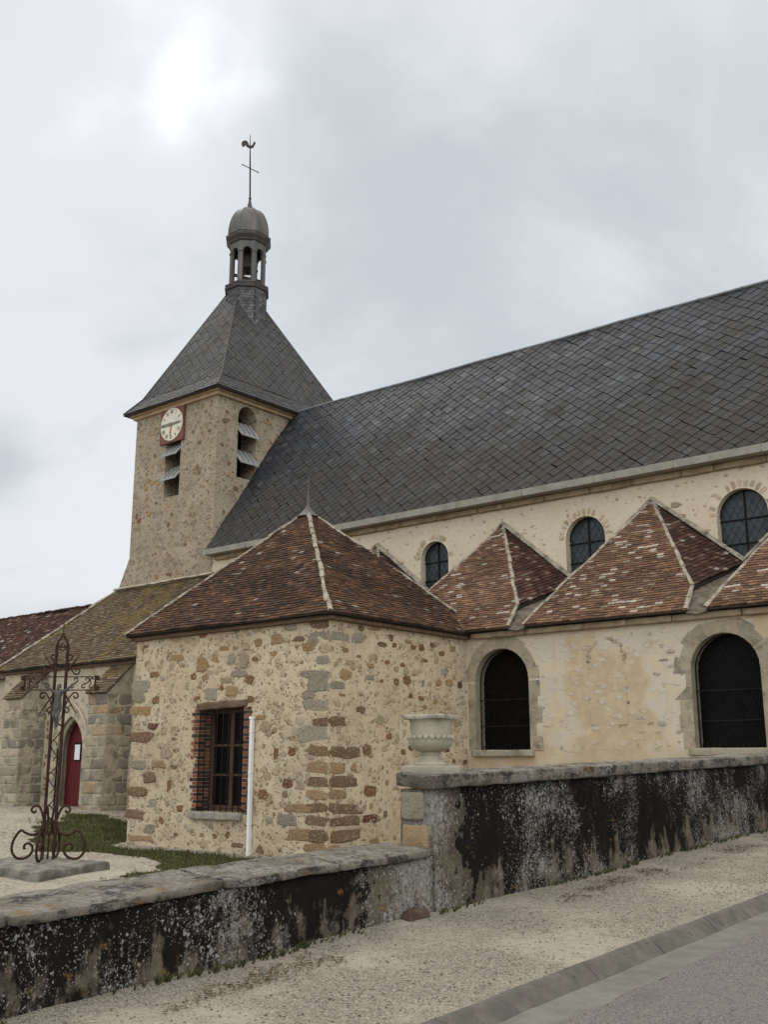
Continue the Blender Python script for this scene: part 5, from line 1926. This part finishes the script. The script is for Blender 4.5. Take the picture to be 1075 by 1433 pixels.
for side in (-1, 1):
    z = -1.36
    x0 = DO['u'] + side * DO['w'] / 2
    while z < .40:
        hh = min(.3, .42 - z)
        xa, xb = sorted((x0, x0 + side * .28))
        mb.box((xa, DY - .03, z + .004), (xb, DY + .05, z + hh - .004), 0, vary(pick(ASH2), .1))
        z += hh
    mb.tube([fr_d(x0 - side * .04, -1.36, .13), fr_d(x0 - side * .04, .44, .13)], .075, 8, col=(.33, .29, .215))
mb.build('door_surround', M['ashlar'], ais)
mb = MB()
dpl = .36
apd = arch_pts(DO['u'], DO['w'] - .01, DO['zs'] - .02, 'pointed', n=20)
npl = 8
edges = [DO['u'] - (DO['w'] - .01) / 2 + (DO['w'] - .01) * k / npl for k in range(npl + 1)]


def ztop(x):
    for p, q in zip(apd, apd[1:]):
        if p[0] - 1e-6 <= x <= q[0] + 1e-6:
            return p[1] + (q[1] - p[1]) * ((x - p[0]) / max(1e-6, q[0] - p[0]))
    return apd[0][1]


for k in range(npl):
    a, b = edges[k] + .006, edges[k + 1] - .006
    xs_ = [a + (b - a) * i / 4 for i in range(5)]
    top = [(x, ztop(x)) for x in xs_]
    pts = [(a, -1.34), (b, -1.34)] + list(reversed(top))
    mb.poly([fr_d(u, z, dpl) for u, z in pts])
    for p, q in zip(pts, pts[1:] + pts[:1]):
        mb.poly([fr_d(p[0], p[1], dpl), fr_d(q[0], q[1], dpl), fr_d(q[0], q[1], dpl + .05), fr_d(p[0], p[1], dpl + .05)])
mb.poly([fr_d(u, z, dpl + .02) for u, z in [(edges[0], -1.34), (edges[-1], -1.34)] + list(reversed(apd))])
door = mb.build('door', M['door'], ais)
mb = MB()
mb.box((-28.83, DY + dpl - .03, .05), (-28.48, DY + dpl - .004, .62), 0)
nf = mb.build('notice', M['iron'], door)
nf['label'] = 'white paper notice in a dark frame on the red door'
mb.box((-28.80, DY + dpl - .034, .09), (-28.51, DY + dpl - .028, .56), 0)
m2 = MB()
m2.box((-28.79, DY + dpl - .038, .09), (-28.52, DY + dpl - .0305, .55))
m2.v, m2.f  # sheet inside the frame
nm = nf.data
nm.materials.append(M['paper'])
bm = bmesh.new(); bm.from_mesh(nm)
off = world_loc(door)
vv = [bm.verts.new(v - off) for v in m2.v]
for f in m2.f:
    ff = bm.faces.new([vv[i] for i in f]); ff.material_index = 1
bm.to_mesh(nm); bm.free()
mb = MB()
rough_block(mb, (DO['u'] - .8, DY - .12, -1.46), (DO['u'] + .75, DY + .4, -1.33), (8, 4, 3), .01, .02, col=(.36, .32, .25))
mb.build('door_step', M['ashlar'], ais)
# buttresses
for (x0, x1, lab) in ((-26.52, -25.60, 'right'), (-31.02, -30.02, 'left')):
    bt = MB()
    y0, y1 = 18.42, 19.42
    zf, zbk = 1.97, 2.86
    z = -1.75
    k = 0
    while z < zf - .02:
        hh = min(random.uniform(.25, .36), zf - z)
        if zf - z - hh < .12: hh = zf - z
        cut = (x0 + x1) / 2 + random.uniform(-.15, .15) if k % 2 else x0 + random.uniform(.25, .35)
        yc = y0 + (.42 if k % 2 else .62) + random.uniform(-.08, .08)
        for xa, xb in ((x0, cut), (cut, x1)):
            ya2 = yc
            rough_block(bt, (xa + .005, y0, z + .005), (xb - .005, yc - .005, z + hh - .005), (3, 3, 3), .012, .014, col=vary(pick([(3, (.31, .265, .19)), (2, (.255, .225, .17)), (1, (.20, .18, .145)), (1, (.29, .21, .13))]), .12), seed=k)
        rough_block(bt, (x0 + .002, yc + .005, z + .005), (x1 - .002, y1, z + hh - .005), (3, 3, 3), .012, .012, col=vary(pick([(2, (.22, .195, .15)), (2, (.17, .153, .122)), (1, (.26, .225, .165))]), .12), seed=k + 2)
        z += hh
        k += 1
    bt.box((x0 + .006, y0 + .006, -1.8), (x1 - .006, y1, zf - .01), 0, (.34, .295, .21))
    bt.mesh([(x0, y0, zf - .01), (x1, y0, zf - .01), (x1, y1 - .1, zbk), (x0, y1 - .1, zbk), (x1, y1 - .1, zf - .01), (x0, y1 - .1, zf - .01)], [(0, 1, 2, 3), (1, 4, 2), (0, 3, 5)], 0, (.27, .24, .18))
    bo_ = bt.build('buttress', M['ashlar'], ais)
    mb = MB()
    tiling(mb, [[(x0 - .05, y0 - .07, zf + .0), (x1 + .03, y0 - .07, zf + .0), (x1 + .03, y1 - .1, zbk + .06), (x0 - .05, y1 - .1, zbk + .06)]], c_moss, .17, .11, (.014, .036), sag=.01, jit=.014)
    rt = mb.build('buttress_roof', M['mossy'], bo_)
# mossy roof
RT = [Vector(p) for p in ((-32.9, 19.05, 3.0), (-19.9, 19.05, 3.03), (-19.9, 21.97, 5.83), (-30.35, 21.97, 5.83))]
mb = MB()
tiling(mb, [RT], c_moss, .17, .10, (.010, .03), sag=.05, jit=.012, seed=5)
d = Vector((0, 0, -.05))
mb.poly([p + d for p in RT], 1)
hb = Vector((-32.9, 28, 3.0))
tiling(mb, [[hb, RT[0], RT[3]]], c_moss, .17, .14, (.010, .03), sag=.03, jit=.012, seed=6)
mb.poly([hb + d, RT[0] + d, RT[3] + d], 1)
ar = mb.build('roof', [M['mossy'], M['darkin']], ais)
mb = MB()
hip(mb, RT[0] + Vector((0, 0, .03)), RT[3] + Vector((0, 0, .03)), .075, .36)
mb.build('hip_ridge', M['ridge'], ar)
mb = MB()
hip(mb, Vector((-30.4, 21.9, 5.88)), Vector((-25.2, 21.9, 5.9)), .06, .6, flat=.8)
mb.build('mortar_flashing', M['flash'], ar)
mb = MB()
rough_block(mb, (-32.7, DY - .1, 2.86), (-19.9, DY + .1, 2.97), (40, 3, 3), .012, .02)
mb.build('eave_board', M['oldwood'], ar)

# far building with the dark roof
far = thing('house', 'house with long dark brown tile roof behind the mossy aisle roof, at the left edge', 'house', (-55, 36, -1.3))
mb = MB()
ry = 36
A, B = Vector((-75, ry - 4, 4.6)), Vector((-49.5, ry - 4, 4.6))
C_, D_ = Vector((-50, ry, 8.85)), Vector((-75, ry, 10.2))
C_.z = 8.95; D_.z = 8.95
tiling(mb, [[A, B, C_, D_]], c_dark, .30, .19, (.015, .05), sag=.10, jit=.02, seed=8)
mb.poly([A - Vector((0, 0, .06)), B - Vector((0, 0, .06)), C_ - Vector((0, 0, .08)), D_ - Vector((0, 0, .08))], 1)
mb.poly([(-75, ry + 4, 4.6), (-75, ry, 8.9), (-50, ry, 8.9), (-49.5, ry + 4, 4.6)], 0, (.06, .035, .027))
hr = mb.build('roof', [M['tile'], M['darkin']], far)
mb = MB()
hip(mb, C_ + Vector((0, 0, .03)), D_ + Vector((0, 0, .03)), .11, .42, wob=.02, col=(.06, .036, .028))
mb.build('ridge_tiles', M['tile'], hr)
mb = MB()
mb.box((-74.5, ry - 3.6, -2), (-50, ry + 3.6, 4.6))
mb.poly([(-50, ry - 3.6, 4.6), (-50, ry + 3.6, 4.6), (-50, ry, 8.7)])
mb.build('wall', M['aisle'], far)

# ------------------------------------------------------------------ wrought-iron cross
PX, PY = -16.22, 10.66
GB = -1.60
pl_ = thing('stone_plinth', 'low worn stone slab under the iron cross', 'plinth', (PX, PY, -1.75))
mb = MB()
pd, pw_ = Vector((1, 0, 0)), 0
rough_block(mb, (-16.90, 9.45, -1.85), (-14.62, 11.15, GB + .0), (20, 16, 4), .03, .02)
mb.v = [Vector((v.x - .30 * (v.y - 9.4), v.y, v.z)) for v in mb.v]
mb.build('slab', M['plinth'], pl_)
cr_ = thing('iron_cross', 'rusty wrought-iron calvary cross with scrolls, standing on a stone slab', 'cross', (PX, PY, GB))
dep = Vector((-lat.y, lat.x, 0))


def cp(l, z, d=0.0):
    return Vector((PX, PY, z)) + lat * l + dep * d


def arc(c, r0, r1, a0, a1, n=18, plane=None, sx=1.0):
    plane = plane or (lambda l, z: cp(l, z))
    return [plane(c[0] + sx * (r0 + (r1 - r0) * i / n) * math.cos(a0 + (a1 - a0) * i / n), c[1] + (r0 + (r1 - r0) * i / n) * math.sin(a0 + (a1 - a0) * i / n)) for i in range(n + 1)]


def smooth(pts, n=6):
    out = []
    P = [Vector((*p, 0)) for p in pts]
    P = [P[0] * 2 - P[1]] + P + [P[-1] * 2 - P[-2]]
    for i in range(1, len(P) - 2):
        for k in range(n):
            t = k / n
            a, b, c, d = P[i - 1], P[i], P[i + 1], P[i + 2]
            out.append(.5 * ((2 * b) + (c - a) * t + (2 * a - 5 * b + 4 * c - d) * t * t + (3 * b - a - 3 * c + d) * t ** 3))
    out.append(P[-2])
    return [(p.x, p.y) for p in out]


HW = .098
for s_ in (-1, 1):
    mb = MB()
    mb.tube([cp(s_ * HW, GB - .05), cp(s_ * HW, 2.0), cp(s_ * (HW - .005), 2.02)], 0.028, 8)
    mb.tube([cp(s_ * HW, 2.0), cp(s_ * .075, 2.10), cp(s_ * .03, 2.16), cp(0, 2.24)], 0.021, 8)
    mb.build('upright', M['rusty'], cr_)
mb = MB()
mb.tube([cp(0, 2.22), cp(0, 2.42)], 0.010, 6)
mb.build('tip', M['rusty'], cr_)
for z in (2.0, 1.62):
    mb = MB()
    mb.bar(cp(-HW, z), cp(HW, z), .028, .028)
    mb.build('cross_bar', M['rusty'], cr_)
mb = MB()
mb.tube([cp(*p) for p in smooth([(-.05, 1.98), (0, 1.92), (.05, 1.98), (0, 2.05), (-.05, 1.98)])], 0.010, 6)
mb.build('top_loop', M['rusty'], cr_)
mb = MB()
for z in (1.47, 1.24):
    mb.bar(cp(-.62, z), cp(.62, z), .022, .018)
for s_ in (-1, 1):
    mb.bar(cp(s_ * .62, 1.22), cp(s_ * .62, 1.50), .022, .022)
    mb.box(cp(s_ * .65, 1.44) - Vector((.03, .03, .03)), cp(s_ * .65, 1.44) + Vector((.03, .03, .05)))
    mb.box(cp(s_ * .65, 1.28) - Vector((.03, .03, .05)), cp(s_ * .65, 1.28) + Vector((.03, .03, .03)))
    for k in range(2):                                # S scrolls filling the arm
        x = .22 + .20 * k
        S = [(x + .03, 1.30), (x - .01, 1.275), (x - .035, 1.30), (x - .01, 1.34), (x + .05, 1.36), (x + .09, 1.40), (x + .08, 1.445), (x + .04, 1.445), (x + .03, 1.41)]
        mb.tube([cp(s_ * a, b) for a, b in smooth(S)], 0.011, 6)
    S = [(.57, 1.30), (.545, 1.27), (.52, 1.31), (.545, 1.36), (.53, 1.42), (.56, 1.45), (.59, 1.42)]
    mb.tube([cp(s_ * a, b) for a, b in smooth(S)], 0.011, 6)
mb.build('crossarm', M['rusty'], cr_)
for s_ in (-1, 1):
    for q in (-1, 1):
        mb = MB()                                     # scrolls and rays in the four angles of the cross
        zc_ = 1.355 + q * .115
        C1 = [(.10, zc_ + q * .40), (.12, zc_ + q * .27), (.17, zc_ + q * .15), (.25, zc_ + q * .05), (.32, zc_ + q * .06), (.33, zc_ + q * .12), (.28, zc_ + q * .14), (.26, zc_ + q * .10)]
        mb.tube([cp(s_ * a, b) for a, b in smooth(C1)], 0.014, 6)
        C2 = [(.10, zc_ + q * .28), (.16, zc_ + q * .30), (.19, zc_ + q * .35), (.16, zc_ + q * .39), (.13, zc_ + q * .37)]
        mb.tube([cp(s_ * a, b) for a, b in smooth(C2)], 0.013, 6)
        mb.tube([cp(s_ * .12, zc_ + q * .10), cp(s_ * .33, zc_ + q * .42)], .010, 6, radii=[.017, .006])
        mb.build('corner_scroll', M['rusty'], cr_)
mb = MB()
z = -1.0
k = 0
while z < .75:                                        # wave of flat iron running up between the uprights
    s_ = 1 if k % 2 else -1
    W = [(s_ * -.085, z), (s_ * -.02, z + .05), (s_ * .06, z + .16), (s_ * .085, z + .24), (s_ * .05, z + .29), (s_ * .0, z + .27), (s_ * -.02, z + .22)]
    mb.tube([cp(a, b) for a, b in smooth(W)], 0.010, 6)
    z += .27
    k += 1
mb.build('ladder_scrolls', M['rusty'], cr_)
B = [(.10, -.98), (.16, -.80), (.22, -.72), (.30, -.73), (.33, -.79), (.28, -.83), (.25, -.79)]
B2 = [(.105, -.92), (.13, -1.08), (.20, -1.17), (.32, -1.19), (.42, -1.15), (.48, -1.12), (.55, -1.19), (.61, -1.32), (.615, -1.45), (.55, -1.55), (.45, -1.58), (.34, -1.55), (.27, -1.46), (.28, -1.37), (.35, -1.33), (.41, -1.37), (.40, -1.43)]
for plane in (lambda l, z: cp(l, z), lambda l, z: cp(-l, z), lambda l, z: cp(0, z, l), lambda l, z: cp(0, z, -l)):
    mb = MB()
    k_ = 1.0
    mb.tube([plane(a * k_, b) for a, b in smooth(B)], 0.020, 8)
    mb.tube([plane(a * k_, b) for a, b in smooth(B2)], 0.022, 8)
    mb.build('base_scroll', M['rusty'], cr_)
mb = MB()
mb.tube([cp(0, GB), cp(0, -1.20)], 0.018, 6)
mb.lathe(cp(0, -1.2), [(.015, -.02), (.035, .02), (.01, .09)], 8)
mb.bar(cp(-.13, -1.45), cp(.13, -1.45), .03, .012)
mb.bar(cp(-.13, -1.02), cp(.13, -1.02), .03, .012)
mb.build('base_spike', M['rusty'], cr_)

# the small cast figure on the cross: one skinned body
J = [((0, .98), .062), ((0, 1.06), .058), ((0, 1.14), .064), ((0, 1.20), .055), ((0, 1.245), .026), ((.012, 1.275), .034), ((.018, 1.31), .040), ((.014, 1.345), .030),     # 0-7 pelvis .. head
     ((-.085, 1.205), .030), ((-.17, 1.27), .022), ((-.255, 1.34), .017), ((-.29, 1.365), .016), ((-.315, 1.375), .012),                                                 # 8-12 arm
     ((.085, 1.205), .030), ((.17, 1.27), .022), ((.255, 1.34), .017), ((.29, 1.365), .016), ((.315, 1.375), .012),                                                      # 13-17 arm
     ((-.035, .94), .045), ((-.04, .80), .032), ((-.015, .68), .022), ((-.012, .63), .018), ((-.010, .585), .014),                                                       # 18-22 leg
     ((.035, .94), .045), ((.035, .80), .032), ((.012, .67), .022), ((.010, .62), .018), ((.010, .575), .014)]                                                          # 23-27 leg
Dp = {6: -.075, 7: -.065, 5: -.07, 19: -.115, 24: -.115, 20: -.07, 25: -.075, 21: -.065, 26: -.07, 22: -.095, 27: -.10}
Ed = [(0, 1), (1, 2), (2, 3), (3, 4), (4, 5), (5, 6), (6, 7), (3, 8), (8, 9), (9, 10), (10, 11), (11, 12), (3, 13), (13, 14), (14, 15), (15, 16), (16, 17), (0, 18), (18, 19), (19, 20), (20, 21), (21, 22), (0, 23), (23, 24), (24, 25), (25, 26), (26, 27)]
fig = thing('crucifix_figure', 'small grey metal figure of a man with outstretched arms, fixed on the iron cross', 'figure', cp(0, .98, -.055))
me = bpy.data.meshes.new('body')
o0 = cp(0, .98, -.055)
me.from_pydata([tuple(cp(l, z, Dp.get(i, -.055)) - o0) for i, ((l, z), r_) in enumerate(J)], Ed, [])
body = bpy.data.objects.new('body', me)
scene.collection.objects.link(body)
body.parent = fig
sk = body.modifiers.new('skin', 'SKIN')
sk.use_smooth_shade = True
for i, ((l, z), r_) in enumerate(J):
    me.skin_vertices[0].data[i].radius = (r_, r_)
me.skin_vertices[0].data[0].use_root = True
sub = body.modifiers.new('sub', 'SUBSURF')
sub.levels = sub.render_levels = 2
me.materials.append(M['corpus'])
dg = bpy.context.evaluated_depsgraph_get()
dg.update()
em = bpy.data.meshes.new_from_object(body.evaluated_get(dg))
body.modifiers.clear()
body.data = em
if not em.materials: em.materials.append(M['corpus'])
mb = MB()
mb.lathe(cp(0, .93, -.06), [(.066, -.07), (.078, -.03), (.076, .03), (.066, .07)], 16)
mb.build('loincloth', M['corpus'], fig)
